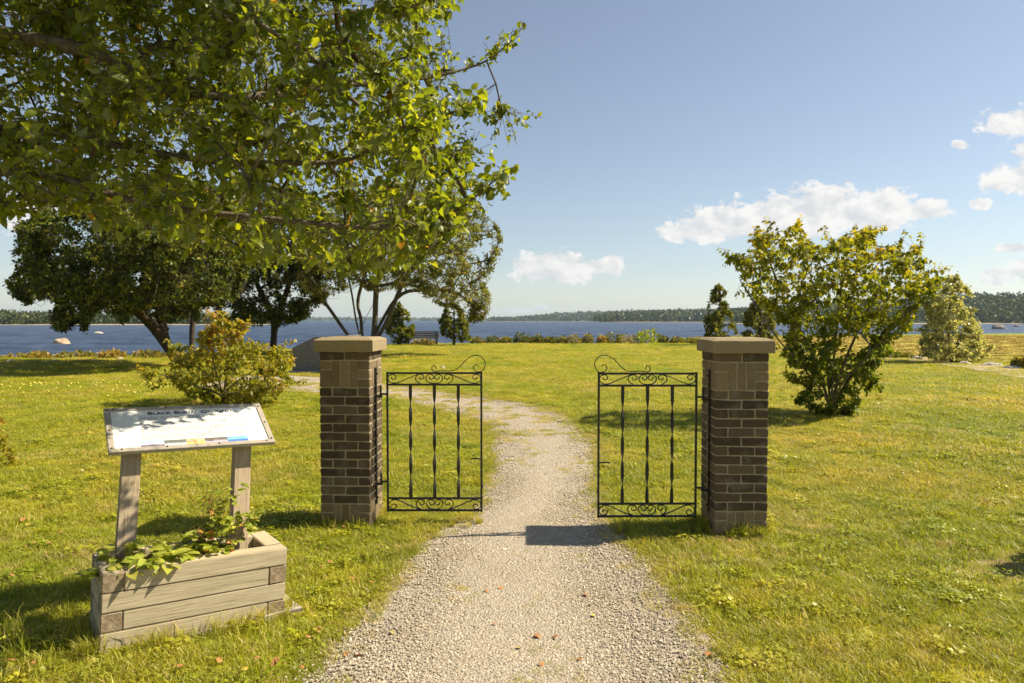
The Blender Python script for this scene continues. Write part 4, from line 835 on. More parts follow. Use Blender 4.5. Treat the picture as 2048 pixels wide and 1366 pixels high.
# ------------------------------------------------------------------ iron gates
GW, GH = 0.742, 1.085
S_ = 0.000480
def sweep(name, pts, w, t, mat):
    """flat bar bent in the gate plane (x, z); w across the plane, t thick"""
    P = np.asarray(pts, float); T = np.gradient(P, axis=0); T /= np.linalg.norm(T, axis=1, keepdims=True) + 1e-9; N = np.stack([-T[:, 1], T[:, 0]], -1); V = []
    for p, n in zip(P, N):
        for a, b in ((1, -1), (1, 1), (-1, 1), (-1, -1)): V.append((p[0] + n[0] * a * t / 2, b * w / 2, p[1] + n[1] * a * t / 2))
    k = len(P); Fq = [(i * 4 + j, i * 4 + (j + 1) % 4, i * 4 + 4 + (j + 1) % 4, i * 4 + 4 + j) for i in range(k - 1) for j in range(4)] + [(3, 2, 1, 0), tuple((k - 1) * 4 + j for j in range(4))]
    me = bpy.data.meshes.new(name); me.from_pydata([tuple(v) for v in V], [], Fq); me.materials.append(mat); me.update(); return me
CORNER = [(178, 480), (185, 515), (215, 525), (250, 500), (245, 455), (205, 432), (155, 447), (127, 500), (140, 560), (190, 600), (250, 605), (310, 583), (450, 510), (590, 442), (640, 424)]
CURL = [(630, 480), (640, 520), (670, 530), (705, 500), (695, 452), (650, 431), (595, 452), (571, 510), (592, 570), (650, 610)]
HEART = [(790, 475), (800, 520), (830, 528), (862, 500), (850, 452), (805, 431), (757, 457), (736, 510), (762, 575), (815, 605), (872, 612)]
FINIAL = [(905, 362), (892, 322), (862, 312), (834, 340), (840, 385), (880, 406), (980, 396), (1100, 398), (1200, 385), (1280, 332), (1380, 225), (1470, 163), (1560, 148), (1640, 180), (1690, 258), (1682, 340), (1640, 398), (1580, 411), (1522, 390), (1505, 345), (1525, 305), (1560, 297), (1590, 320)]
def gate(x, y, z0, rz, mirror, label):
    """local x runs from the hinge stile to the free end, z from the bottom rail"""
    root = empty('iron_gate', (x, y, z0), (0, 0, rz), label, 'gate'); sg = -1.0 if mirror else 1.0; I = MAT['iron']; b = 0.0155
    def part(nm, me, loc=(0, 0, 0), parent=None): return link(nm, me, parent or root, (sg * loc[0], loc[1], loc[2]))
    for xx in (b / 2, GW - b / 2): part('stile', box_mesh('stile', b, b, GH + 0.004, I, 0.0015), (xx, 0, GH / 2))
    z2, z3 = GH - 0.098, 0.103
    for zz in (GH - b / 2 - 0.001, z2, z3, b / 2 + 0.001): part('rail', box_mesh('rail', GW - 2 * b, b - 0.002, b, I, 0.0015), (GW / 2, 0, zz))
    # scrolls
    def conv(pts, flipx=False, top=True, flipz=False):
        P = catmull(pts, 6); X = (P[:, 0] - 872) * S_; Zl = (P[:, 1] - 425) / 190.0            # 0 at the upper rail, 1 at the lower
        if flipx: X = -X
        if flipz: Zl = 1 - Zl
        hi, lo = (GH - b, z2 + b / 2) if top else (z3 - b / 2, b)
        return np.stack([sg * (GW / 2 + X), hi - Zl * (hi - lo)], -1)
    for top in (True, False):
        for fx in (False, True):
            for nm, pts, fz in (('corner_scroll', CORNER, not top), ('scroll', CURL, False), ('scroll', HEART, False)):
                link(nm, sweep(nm, conv(pts, fx, top, fz), 0.012, 0.0064, I), root)
    P = catmull(FINIAL, 6); link('finial', sweep('finial', np.stack([sg * (GW / 2 + (P[:, 0] - 872) * S_), GH + (412 - P[:, 1]) * S_ + 0.001], -1), 0.012, 0.0058, I), root)
    # twisted flat bars
    for k in (-1, 0, 1):
        zs = np.linspace(z3 + b / 2, z2 - b / 2, 61); V = []; Fq = []
        for i, zz in enumerate(zs):
            t = (zz - zs[0]) / (zs[-1] - zs[0]); a = math.pi * 4 * min(1, max(0, (t - 0.06) / 0.88))
            ca, sa = math.cos(a), math.sin(a)
            for px, py in ((.0125, .0030), (-.0125, .0030), (-.0125, -.0030), (.0125, -.0030)): V.append((px * ca - py * sa, px * sa + py * ca, zz))
            if i: Fq += [((i - 1) * 4 + j, (i - 1) * 4 + (j + 1) % 4, i * 4 + (j + 1) % 4, i * 4 + j) for j in range(4)]
        me = bpy.data.meshes.new('twisted_bar'); me.from_pydata(V, [], Fq); me.materials.append(I); me.update(); part('twisted_bar', me, (GW / 2 + k * 0.185, 0, 0))
    # hinges: knuckle on the stile and pin
    for zz in (0.305 - z0, 0.985 - z0):
        h = part('hinge', box_mesh('hinge', 0.050, 0.016, 0.014, I, 0.002), (-0.022, 0, zz + 0.017))
        bm = bmesh.new(); bmesh.ops.create_cone(bm, cap_ends=True, segments=8, radius1=0.008, radius2=0.008, depth=0.085); link('pin', bm_mesh('pin', bm, I), h, (-sg * 0.022, 0, 0.022))
    # drop bolt at the free end
    dr = part('drop_bolt', box_mesh('drop_bolt', 0.010, 0.010, 0.36, I, 0.002), (GW - 0.004, -0.013, 0.235))
    link('handle', box_mesh('handle', 0.090, 0.010, 0.010, I, 0.002), dr, (-sg * 0.042, 0, 0.180))
    part('bolt_guide', box_mesh('bolt_guide', 0.020, 0.024, 0.020, I, 0.002), (GW - 0.004, -0.006, 0.20))
    return root
gate(-0.971, 5.262, 0.088, R(-0.4), False, 'black wrought iron gate hinged on the pillar nearer the sign board')
gate(1.378, 5.062, 0.100, R(0.6), True, 'black wrought iron gate hinged on the pillar beside the autumn shrub')

# ------------------------------------------------------------------ planter box and sign board
PB = 0.092; PLEN, PDEP = 0.86, 0.38
Pa = np.array((-1.90, 3.09, 0.034)); PANG = R(37.5); PROLL = R(3.2)
PMAT = Matrix.Translation(Vector(Pa)) @ Matrix.Rotation(PANG, 4, 'Z') @ Matrix.Rotation(PROLL, 4, 'Y')
planter = empty('planter_box', tuple(Pa), (0, 0, 0), 'weathered timber planter box full of weeds under the sign board', 'planter')
planter.rotation_euler = (Matrix.Rotation(PANG, 3, 'Z') @ Matrix.Rotation(PROLL, 3, 'Y')).to_euler()
def beam(L, seed, bev=0.004):
    bm = bmesh.new(); bmesh.ops.create_cube(bm, size=1.0)
    for v in bm.verts: v.co = Vector((v.co.x * L, v.co.y * (PB - 0.002), v.co.z * (PB - 0.003)))
    bmesh.ops.bevel(bm, geom=bm.edges[:], offset=bev, segments=2, affect='EDGES')
    rr = random.Random(seed)
    for v in bm.verts: v.co += Vector((rr.uniform(-.0012, .0012), rr.uniform(-.0012, .0012), rr.uniform(-.0012, .0012)))
    me = bm_mesh('beam', bm, MAT['timber']); me.materials.append(MAT['timber_end'])
    for p in me.polygons:
        if abs(p.normal.x) > 0.9: p.material_index = 1
    return me
def build_planter():
    b = PB; k = 0
    for c in range(4):
        z = (c + 0.5) * b; odd = c in (3, 1)
        if odd: spec = [((b + PLEN) / 2, b / 2, PLEN - b, 0), (PLEN - b / 2, (b + PDEP) / 2, PDEP - b, 1), ((PLEN - b) / 2, PDEP - b / 2, PLEN - b, 0), (b / 2, (PDEP - b) / 2, PDEP - b, 1)]
        else: spec = [((PLEN - b) / 2, b / 2, PLEN - b, 0), (PLEN - b / 2, (PDEP - b) / 2, PDEP - b, 1), ((b + PLEN) / 2, PDEP - b / 2, PLEN - b, 0), (b / 2, (b + PDEP) / 2, PDEP - b, 1)]
        for (x, y, L, side) in spec:
            k += 1; link('beam', beam(L - 0.003, k), planter, (x, y, z), (0, 0, math.pi / 2 if side else 0))
    bm = bmesh.new(); bmesh.ops.create_grid(bm, x_segments=24, y_segments=8, size=0.5)
    for v in bm.verts: v.co = Vector(((v.co.x + 0.5) * (PLEN - 2 * b) + b, (v.co.y + 0.5) * (PDEP - 2 * b) + b, 0.285 + 0.02 * mnoise.noise(v.co * 9)))
    link('soil', bm_mesh('soil', bm, MAT['soil'], True), planter)
build_planter()
def pworld(x, y, z): return np.array(PMAT @ Vector((x, y, z)))

def build_sign():
    BL, u, v, n = SIGN
    Wd, Hd = 0.832, 0.407
    M = Matrix((( *[u[0], v[0], n[0]], BL[0]), (*[u[1], v[1], n[1]], BL[1]), (*[u[2], v[2], n[2]], BL[2]), (0, 0, 0, 1)))
    bl = pworld(0.15, 0.20, 0.0); root = empty('information_sign', (-1.68, 3.62, 0.0), label='tilted white information board in a grey frame on two timber posts', cat='sign')
    Minv = Matrix.Translation(Vector((1.68, -3.62, 0)))
    def put(nm, me, mat4, parent=root):
        o = link(nm, me, parent); o.matrix_local = mat4; return o
    B = Minv @ M
    # backing tray + four frame rails
    T = lambda x, y, z: Matrix.Translation((x, y, z))
    pan = put('panel', box_mesh('panel', Wd - 0.03, Hd - 0.03, 0.010, MAT['sign_panel'], 0.0), B @ T(Wd / 2, Hd / 2, -0.004))
    fr = 0.031; fm = MAT['sign_frame']
    for (x, y, lx, ly) in ((Wd / 2, fr / 2, Wd, fr), (Wd / 2, Hd - fr / 2, Wd, fr), (fr / 2, Hd / 2, fr, Hd - 2 * fr), (Wd - fr / 2, Hd / 2, fr, Hd - 2 * fr)):
        put('frame_rail', box_mesh('frame_rail', lx, ly, 0.024, fm, 0.003), B @ T(x, y, -0.005))
    put('backing', box_mesh('backing', Wd - 0.02, Hd - 0.02, 0.006, fm), B @ T(Wd / 2, Hd / 2, -0.0135))
    sm = None
    for (x, y) in [(0.06, 0.016), (0.27, 0.016), (0.53, 0.016), (0.785, 0.016), (0.016, 0.03), (0.016, 0.19), (0.016, 0.38), (0.045, Hd - 0.016), (0.31, Hd - 0.016), (0.55, Hd - 0.016), (0.775, Hd - 0.016), (Wd - 0.016, 0.035), (Wd - 0.016, 0.20), (Wd - 0.016, 0.37)]:
        if sm is None:
            bm = bmesh.new(); bmesh.ops.create_uvsphere(bm, u_segments=8, v_segments=5, radius=0.0052); sm = bm_mesh('screw', bm, MAT['screw'])
        put('screw', sm, B @ T(x, y, 0.008))
    PI = Matrix.Translation((-0.0, 0, 0.0))
    # printed matter lies 1 mm above the panel face (panel local origin is its centre)
    zt = 0.0062; ox, oy = -Wd / 2, -Hd / 2
    cu = bpy.data.curves.new('title', 'FONT'); cu.body = 'Black Burial Ground'; cu.size = 0.044; cu.small_caps_scale = 0.80; cu.align_x = 'CENTER'; cu.space_character = 1.03; cu.extrude = 0.0002; cu.offset = 0.0007
    for f in cu.body_format: f.use_small_caps = True
    to = bpy.data.objects.new('title', cu); COL.objects.link(to); dg = bpy.context.evaluated_depsgraph_get(); me = bpy.data.meshes.new_from_object(to.evaluated_get(dg)); bpy.data.objects.remove(to)
    me.materials.clear(); me.materials.append(MAT['ink'])
    xs = [q.co.x for q in me.vertices]; wd = max(xs) - min(xs); want = 0.445
    put('title_lettering', me, T(0.003 + ox + 0.43, oy + Hd - 0.076, zt) @ Matrix.Diagonal((want / wd, 1.0, 1, 1)), pan)
    # paragraphs of fine print: rows of word-length strokes
    rr = random.Random(5)
    for (y0, rows) in ((0.306, 3), (0.256, 3), (0.208, 5), (0.140, 5)):
        V = []; Fq = []
        for r_ in range(rows):
            y = y0 - r_ * 0.0112; x = 0.165; xe = 0.70 if r_ < rows - 1 else rr.uniform(0.35, 0.62)
            while x < xe:
                w = rr.uniform(0.006, 0.026); c = len(V); hh = 0.0022
                V += [(ox + x, oy + y - hh, zt), (ox + x + w, oy + y - hh, zt), (ox + x + w, oy + y + hh, zt), (ox + x, oy + y + hh, zt)]; Fq.append((c, c + 1, c + 2, c + 3)); x += w + 0.0045
        me = bpy.data.meshes.new('paragraph'); me.from_pydata(V, [], Fq); me.materials.append(MAT['ink_grey']); me.update(); put('paragraph', me, Matrix.Identity(4), pan)
    x = 0.150
    for nm, w in (('photo_sunset', 0.112), ('photo_reeds', 0.108), ('photo_plant', 0.092), ('photo_dusk', 0.118), ('photo_lake', 0.108)):
        me = bpy.data.meshes.new('printed_photo'); h2 = 0.050; me.from_pydata([(0, 0, 0), (w, 0, 0), (w, h2, 0), (0, h2, 0)], [], [(0, 1, 2, 3)]); me.materials.append(MAT[nm]); me.update()
        put('printed_photo', me, T(ox + x, oy + 0.032, zt), pan); x += w + 0.0005
    # posts
    for px0, (tx, ty) in ((0.115, (0.125, 0.19)), (0.665, (0.690, 0.19))):
        base = pworld(px0 + 0.0, PDEP / 2 + 0.02, 0.02); top = np.array(M @ Vector((tx, ty, -0.017)))
        ax = Vector(top - base); L = ax.length; X = ax.normalized(); Yv = Vector((u[0], u[1], 0)).normalized(); Z = X.cross(Yv).normalized(); Yv = Z.cross(X)
        mm = Matrix(((X.x, Yv.x, Z.x, (base[0] + top[0]) / 2 + 1.68), (X.y, Yv.y, Z.y, (base[1] + top[1]) / 2 - 3.62), (X.z, Yv.z, Z.z, (base[2] + top[2]) / 2), (0, 0, 0, 1)))
        bm = bmesh.new(); bmesh.ops.create_cube(bm, size=1.0)
        for vv in bm.verts:
            vv.co = Vector((vv.co.x * L, vv.co.y * 0.089, vv.co.z * 0.089))
            if vv.co.x > 0:                         # cut the top to the slope of the board
                wp = mm @ vv.co + Vector((-1.68, 3.62, 0)); nv = Vector(n); p0 = M @ Vector((0, 0, -0.018)); t = (p0 - wp).dot(nv) / X.dot(nv); vv.co.x += t
        bmesh.ops.bevel(bm, geom=bm.edges[:], offset=0.004, segments=2, affect='EDGES')
        me = bm_mesh('post', bm, MAT['timber_post']); me.materials.append(MAT['timber_end'])
        put('post', me, mm)
build_sign()

# plants growing in the planter
def planter_plant(name, spots, label, lsize, seed, tall=0.16, per=10, tintlo=0.3, reddish=False):
    r = np.random.default_rng(seed); base0 = pworld(*spots[0][:2], 0.285); root = empty(name, tuple(base0), label=label, cat='plant')
    B, Yd, Nd, S, V, Fq = [], [], [], [], [], []
    for (x, y, hgt, lean) in spots:
        b = pworld(x, y, 0.28) - base0; d = np.array((lean[0], lean[1], 1.0)); d /= np.linalg.norm(d); k = 7
        pts = [b + d * hgt * t + np.array((lean[0], lean[1], -0.5)) * (t * t) * hgt * 0.25 for t in np.linspace(0, 1, k)]
        for i, p in enumerate(pts):
            w = 0.0028 * (1 - 0.6 * i / k); c = len(V); V += [p + (w, 0, 0), p + (-w, w, 0), p + (-w, -w, 0)]
            if i: Fq += [(c - 3 + j, c - 3 + (j + 1) % 3, c + (j + 1) % 3, c + j) for j in range(3)]
        for i in range(per):
            t = r.uniform(0.35, 1.0); q = min(k - 2, int(t * (k - 1))); p = pts[q] + (pts[q + 1] - pts[q]) * (t * (k - 1) - q)
            a = r.uniform(0, 6.28); stem = np.array((math.cos(a), math.sin(a), 0.25)); stem /= np.linalg.norm(stem); e = p + stem * 0.035
            # compound leaf: three leaflets
            for da in (-0.8, 0, 0.8):
                yy = np.array((math.cos(a + da), math.sin(a + da), r.uniform(-0.5, 0.3))); B.append(e); Yd.append(yy); Nd.append(np.array((0, 0, 1.0)) + r.normal(size=3) * 0.35); S.append(lsize * r.uniform(0.7, 1.25))
    link('stem', fast_mesh('stem', np.array(V), Fq, MAT['dry_stem']), root)
    n = len(B); t = np.clip(r.beta(3, 2, n) * 0.9, 0, 0.93); t[r.random(n) < (0.06 if reddish else 0.01)] = 1.0
    link('foliage', leaves_mesh('foliage', np.array(B), np.array(Yd), np.array(Nd), np.array(S), t, MAT['leaf_planter'], (LEAF12_V, LEAF12_F)), root)
planter_plant('leafy_weed', [(0.06, 0.16, 0.10, (-.5, -.5)), (0.10, 0.13, 0.14, (-.3, -.7)), (0.17, 0.12, 0.15, (-.1, -.9)), (0.22, 0.14, 0.17, (.2, -.5)), (0.27, 0.14, 0.16, (.5, -.5)), (0.20, 0.20, 0.18, (.1, 0)), (0.32, 0.16, 0.16, (.5, -.1)), (0.12, 0.22, 0.16, (-.3, .1)), (0.30, 0.21, 0.17, (.3, .2))], 'pale green leafy weed spilling over the planter corner', 0.075, 61, per=9)
planter_plant('bushy_weed', [(0.57, 0.20, 0.42, (-.1, 0)), (0.60, 0.23, 0.47, (.1, 0)), (0.55, 0.17, 0.27, (-.3, -.2)), (0.62, 0.18, 0.32, (.2, -.2)), (0.52, 0.22, 0.19, (-.4, .1)), (0.58, 0.15, 0.17, (0, -.5)), (0.48, 0.19, 0.14, (-.5, 0)), (0.64, 0.24, 0.30, (.3, .1)), (0.44, 0.20, 0.12, (-.3, -.3))], 'bushy yellow green weed with reddish stems by the planter post', 0.046, 62, per=20, reddish=True)
def dry_stalks():
    r = np.random.default_rng(63); b0 = pworld(0.50, 0.22, 0.28); root = empty('dry_stalks', tuple(b0), label='thin dry brown stalks standing up behind the board', cat='plant')
    for k in range(5):
        p = pworld(0.46 + 0.035 * k, 0.22 + r.uniform(-.02, .02), 0.28) - b0; d = np.array((r.normal() * 0.06, r.normal() * 0.06, 1)); V, Fq = [], []; hgt = r.uniform(0.35, 0.52)
        def tube(a, dv, L, w):
            for i in range(5):
                q = a + dv * L * i / 4 + np.array((0.02, 0.01, 0)) * (i / 4) ** 2; ww = w * (1 - 0.15 * i); c = len(V); V.extend([q + (ww, 0, 0), q + (-ww, ww, 0), q + (-ww, -ww, 0)])
                if i: Fq.extend([(c - 3 + j, c - 3 + (j + 1) % 3, c + (j + 1) % 3, c + j) for j in range(3)])
        tube(p, d, hgt, 0.0016)
        for j in range(5): t = r.uniform(0.5, 0.95); tube(p + d * hgt * t, np.array((r.normal() * .5, r.normal() * .5, 0.9)), hgt * 0.22, 0.0009)
        link('stalk', fast_mesh('stalk', np.array(V), Fq, MAT['dry_stem']), root)
    # rusty needles on the soil
    n = 500; base = np.array([pworld(r.uniform(0.34, 0.66), r.uniform(0.11, 0.25), 0.285 + r.uniform(0, 0.03)) for _ in range(n)]); c = pworld(0.5, 0.18, 0.285)
    me = leaves_mesh('dry_litter', base - c, unit(r.normal(size=(n, 3)) * (1, 1, 0.35)), unit(r.normal(size=(n, 3)) + (0, 0, 1)), r.uniform(0.03, 0.075, n), np.zeros(n), MAT['dry_litter'], (LEAFN_V, LEAF2_F))
    o = link('dry_litter', me, None, tuple(c)); tag(o, 'rusty dry litter on the soil in the planter', 'litter', kind='stuff')
dry_stalks()
def pad():
    bm = bmesh.new(); bmesh.ops.create_cube(bm, size=1.0)
    for v in bm.verts: v.co = Vector(((v.co.x * 1.06) , (v.co.y * 0.62), v.co.z * 0.07))
    bmesh.ops.subdivide_edges(bm, edges=bm.edges[:], cuts=8, use_grid_fill=True)
    for v in bm.verts:
        if abs(v.co.x) > 0.55 or abs(v.co.y) > 0.28: v.co += Vector((mnoise.noise(v.co * 11), mnoise.noise(v.co * 11 + Vector((5, 0, 0))), mnoise.noise(v.co * 9) * 0.3)) * 0.02
    c = pworld(PLEN / 2 - 0.02, PDEP / 2 + 0.10, 0); o = link('concrete_pad', bm_mesh('concrete_pad', bm, MAT['concrete']), None, (c[0], c[1], -0.016)); o.rotation_euler = (0, 0, PANG)
    tag(o, 'rough concrete pad under the planter, mostly hidden by grass', 'slab')
pad()

# ------------------------------------------------------------------ bench, monument, rocks
def bench():
    D = 43.6; c = ground(845, 641 + CAM_H * F / D); z = float(gz(c[0], c[1])); Wb = 68 / F * D; root = empty('park_bench', (c[0], c[1], z), label='slatted bench facing the lake between two evergreen bushes', cat='bench')
    for s in (-1, 1):
        x = s * (Wb / 2 - 0.18)
        link('leg', box_mesh('leg', 0.06, 0.07, 0.94, MAT['bench_metal'], 0.008), root, (x, -0.22, 0.42), (R(8), 0, 0)); link('leg', box_mesh('leg', 0.06, 0.07, 0.44, MAT['bench_metal'], 0.008), root, (x, 0.26, 0.20))
        link('arm_rest', box_mesh('arm_rest', 0.05, 0.52, 0.05, MAT['bench_metal'], 0.008), root, (x, 0.04, 0.61))
    for k in range(4): link('back_slat', box_mesh('back_slat', Wb, 0.03, 0.085, MAT['bench_wood'], 0.006), root, (0, -0.19 - 0.015 * k, 0.50 + 0.112 * k), (R(8), 0, 0))
    for k in range(5): link('seat_slat', box_mesh('seat_slat', Wb, 0.085, 0.03, MAT['bench_wood'], 0.006), root, (0, -0.12 + 0.10 * k, 0.435))
bench()
def monument():
    D = 20.2; b = at(584, 744, D); z = float(gz(b[0], b[1])); w = 1.75; k = D / F
    # sloped granite block: low left end, rising lectern face
    x0 = 0.0; prof = [(0, 0), (0, 52 * k), (0.72, 74 * k), (w, 78 * k), (w, 0)]
    V = [(x, 0, h) for x, h in prof] + [(x + 0.12, 0.75, h * 1.0) for x, h in prof]; n = len(prof); bm = bmesh.new(); vs = [bm.verts.new(v) for v in V]
    bm.faces.new(vs[:n]); bm.faces.new(vs[n:][::-1])
    for i in range(n): bm.faces.new((vs[i], vs[n + i], vs[n + (i + 1) % n], vs[(i + 1) % n]))
    bmesh.ops.recalc_face_normals(bm, faces=bm.faces[:]); bmesh.ops.bevel(bm, geom=bm.edges[:], offset=0.012, segments=1, affect='EDGES')
    root = empty('stone_monument', (b[0], b[1], z - 0.02), (0, 0, R(-8)), 'grey granite monument with a sloping top beside the gravel path', 'monument')
    link('block', bm_mesh('block', bm, MAT['granite']), root)
    link('plinth', box_mesh('plinth', w + 0.3, 1.1, 0.10, MAT['concrete'], 0.015), root, (w / 2 + 0.05, 0.38, 0.035))
monument()
def rock(name, px, py, wpx, hpx, D, mat, label, seed, zbase=None, sink=0.3):
    r = random.Random(seed); w, h = wpx / F * D, hpx / F * D; p = at(px, py, D); z = zbase if zbase is not None else float(gz(p[0], p[1]))
    bm = bmesh.new(); bmesh.ops.create_icosphere(bm, subdivisions=3, radius=1.0); off = Vector((r.uniform(0, 50), 0, 0))
    for v in bm.verts:
        c = v.co.copy(); d = 1 + 0.28 * mnoise.noise(c * 1.3 + off) + 0.12 * mnoise.noise(c * 3.1 + off); v.co = Vector((c.x * w / 2 * d, c.y * w * 0.4 * d, c.z * h * d * (1.0 if c.z > 0 else 0.5)))
    o = link(name, bm_mesh(name, bm, mat), None, (p[0], p[1], z)); return tag(o, label, 'rock')
rock('boulder', 124, 697, 34, 12, 72, MAT['rock_tan'], 'tan boulder standing in the lake off the left bank', 1, WATER_Z + 0.25)
rock('boulder', 1998, 659, 27, 8, 205, MAT['rock_grey'], 'dark boulder in the lake beyond the marsh', 2, WATER_Z + 0.3)
rock('boulder', 2034, 651, 14, 3, 300, MAT['rock_grey'], 'small dark rock awash far beyond the marsh', 3, WATER_Z + 0.3)
rock('boulder', 196, 668, 18, 4, 130, MAT['rock_pale'], 'pale rock awash in the lake behind the tan boulder', 4, WATER_Z + 0.3)
for i, (px, py, w, h) in enumerate([(1800, 713, 26, 5), (1838, 718, 34, 7), (1930, 727, 24, 6), (1985, 731, 44, 7), (2025, 737, 38, 6), (2075, 745, 40, 8)]):
    D = 1.57 * F / (py - 641 + 2); rock('edge_stone', px, py, w, h * 1.1, D, MAT['rock_pale'], 'flat pale stone lining the dirt track by the silvery bush', 10 + i)['group'] = 'stones lining the dirt track'
for i, (px, py, w, h) in enumerate([(703, 958 - 230, 14, 6), (885, 735, 12, 5), (20, 722, 18, 5), (110, 720, 14, 4), (240, 716, 14, 4)]):
    D = 1.57 * F / (py - 641 + 2); rock('field_stone', px, py, w, h, D, MAT['rock_pale'], 'small pale field stone lying in the lawn', 30 + i)['group'] = 'field stones in the lawn'

# fallen apples and leaves
def fallen():
    r = np.random.default_rng(71); bm = bmesh.new(); bmesh.ops.create_icosphere(bm, subdivisions=2, radius=0.034)
    for v in bm.verts:
        rad = math.hypot(v.co.x, v.co.y); v.co.z *= 0.88; v.co.z -= 0.010 * max(0, 1 - rad / 0.02) * (1 if v.co.z > 0 else -1)
    me = bm_mesh('apple', bm, MAT['apple'], True); n = 0
    while n < 60:
        px = r.uniform(-10, 340); py = 768 + abs(r.normal()) * 9 if r.random() < 0.75 else r.uniform(735, 800)
        g = ground(px, py); o = link('apple', me, None, (g[0], g[1], float(gz(g[0], g[1])) + 0.034), tuple(r.uniform(0, 6, 3))); s = r.uniform(0.7, 1.05); o.scale = (s, s, s)
        tag(o, 'fallen yellow apple on the lawn under the leaning apple tree', 'apple', 'fallen yellow apples'); n += 1
    T = np.array([(-.5, 0, 0), (0, -.34, .10), (.5, 0, .02), (0, .34, .12), (-.2, -.25, .03), (.25, -.26, .12), (.25, .26, .05), (-.2, .25, .15)]); fc = [(0, 4, 7), (4, 1, 3), (4, 3, 7), (1, 5, 6), (1, 6, 3), (5, 2, 6)]
    ms = []
    for m, kk in (('dead_leaf', 5), ('yellow_leaf', 1)):
        for k in range(kk):
            q = bpy.data.meshes.new('fallen_leaf'); q.from_pydata([tuple((v + r.normal(size=3) * 0.05)) for v in T], [], fc); q.materials.append(MAT[m]); q.update(); ms.append((q, m))
    k = 0
    while k < 90:
        if r.random() < 0.82: px, py = r.uniform(0, 720), r.uniform(900, 1366)
        else: px, py = r.uniform(600, 1500), r.uniform(1040, 1366)
        g = ground(px, py)
        if 180 < px < 600 and 1040 < py < 1310: continue
        q, m = ms[r.integers(6)]; on = inpoly(np.array([g[0]]), np.array([g[1]]), PATH_POLY)[0]
        o = link('fallen_leaf', q, None, (g[0], g[1], float(gz(g[0], g[1])) + (0.022 if on else 0.045)), (r.normal() * .3, r.normal() * .3, r.uniform(0, 6.28))); s = r.uniform(0.025, 0.05); o.scale = (s, s, s)
        where = 'on the gravel path' if on else 'on the near lawn'; c = 'yellow' if m == 'yellow_leaf' else 'brown'
        tag(o, f'dry curled {c} leaf fallen {where}', 'leaf', f'{c} leaves fallen {where}'); k += 1
fallen()

# ------------------------------------------------------------------ grass, weeds and gravel (uncountable)
def proto_coll(name, meshes):
    c = bpy.data.collections.new(name)
    for i, m in enumerate(meshes): c.objects.link(bpy.data.objects.new(f'{name}_{i:02d}', m))
    return c
def scatter(name, P, rot, scl, idx, coll, label, cat):
    me = bpy.data.meshes.new(name); me.vertices.add(len(P)); me.vertices.foreach_set('co', np.asarray(P, np.float32).ravel())
    for an, ty, key, val in (('rot', 'FLOAT_VECTOR', 'vector', rot), ('scl', 'FLOAT_VECTOR', 'vector', scl), ('idx', 'INT', 'value', idx)):
        a = me.attributes.new(an, ty, 'POINT'); a.data.foreach_set(key, np.asarray(val, np.int32 if ty == 'INT' else np.float32).ravel())
    ng = bpy.data.node_groups.new(name, 'GeometryNodeTree'); ng.interface.new_socket('Geometry', in_out='INPUT', socket_type='NodeSocketGeometry'); ng.interface.new_socket('Geometry', in_out='OUTPUT', socket_type='NodeSocketGeometry')
    N = ng.nodes; gi = N.new('NodeGroupInput'); go = N.new('NodeGroupOutput'); iop = N.new('GeometryNodeInstanceOnPoints'); ci = N.new('GeometryNodeCollectionInfo')
    ci.inputs['Collection'].default_value = coll; ci.inputs['Separate Children'].default_value = True; ci.inputs['Reset Children'].default_value = True; iop.inputs['Pick Instance'].default_value = True
    L = ng.links
    def na(nm, dt): n = N.new('GeometryNodeInputNamedAttribute'); n.data_type = dt; n.inputs['Name'].default_value = nm; return n.outputs['Attribute']
    L.new(gi.outputs[0], iop.inputs['Points']); L.new(ci.outputs[0], iop.inputs['Instance']); L.new(na('idx', 'INT'), iop.inputs['Instance Index']); L.new(na('rot', 'FLOAT_VECTOR'), iop.inputs['Rotation']); L.new(na('scl', 'FLOAT_VECTOR'), iop.inputs['Scale']); L.new(iop.outputs[0], go.inputs[0])
    o = link(name, me); md = o.modifiers.new('scatter', 'NODES'); md.node_group = ng; return tag(o, label, cat, kind='stuff')

def blade_patch(seed, n, rad, h0, h1, w, lean=0.5, dry=False):
    r = np.random.default_rng(seed); a = r.uniform(0, 6.28, n); q = np.sqrt(r.random(n)) * rad; b = np.stack([np.cos(a) * q, np.sin(a) * q, np.full(n, -0.004)], -1)
    hd = r.uniform(0, 6.28, n); h = r.uniform(h0, h1, n); ln = r.uniform(0.15, lean, n) * h; ww = w * r.uniform(0.6, 1.3, n)
    d = np.stack([np.cos(hd), np.sin(hd), np.zeros(n)], -1); s = np.stack([-np.sin(hd + r.normal(size=n) * .4), np.cos(hd + r.normal(size=n) * .4), np.zeros(n)], -1); z = np.array((0, 0, 1.0))
    m = b + d * (ln * 0.35)[:, None] + z * (h * 0.6)[:, None]; t = b + d * (ln * 1.25)[:, None] + z * (h * r.uniform(0.75, 1.0, n))[:, None]
    V = np.stack([b - s * ww[:, None] / 2, b + s * ww[:, None] / 2, m - s * ww[:, None] * 0.45, m + s * ww[:, None] * 0.45, t], 1)
    Fc = np.array([(0, 1, 3), (0, 3, 2), (2, 3, 4)])[None] + (np.arange(n) * 5)[:, None, None]
    return fast_mesh('blades', V.reshape(-1, 3), Fc.reshape(-1, 3), MAT['grass'], dict(tint=np.repeat(r.random(n) * 0.4 + (0.9 if dry else 0) if dry else r.random(n), 5)))
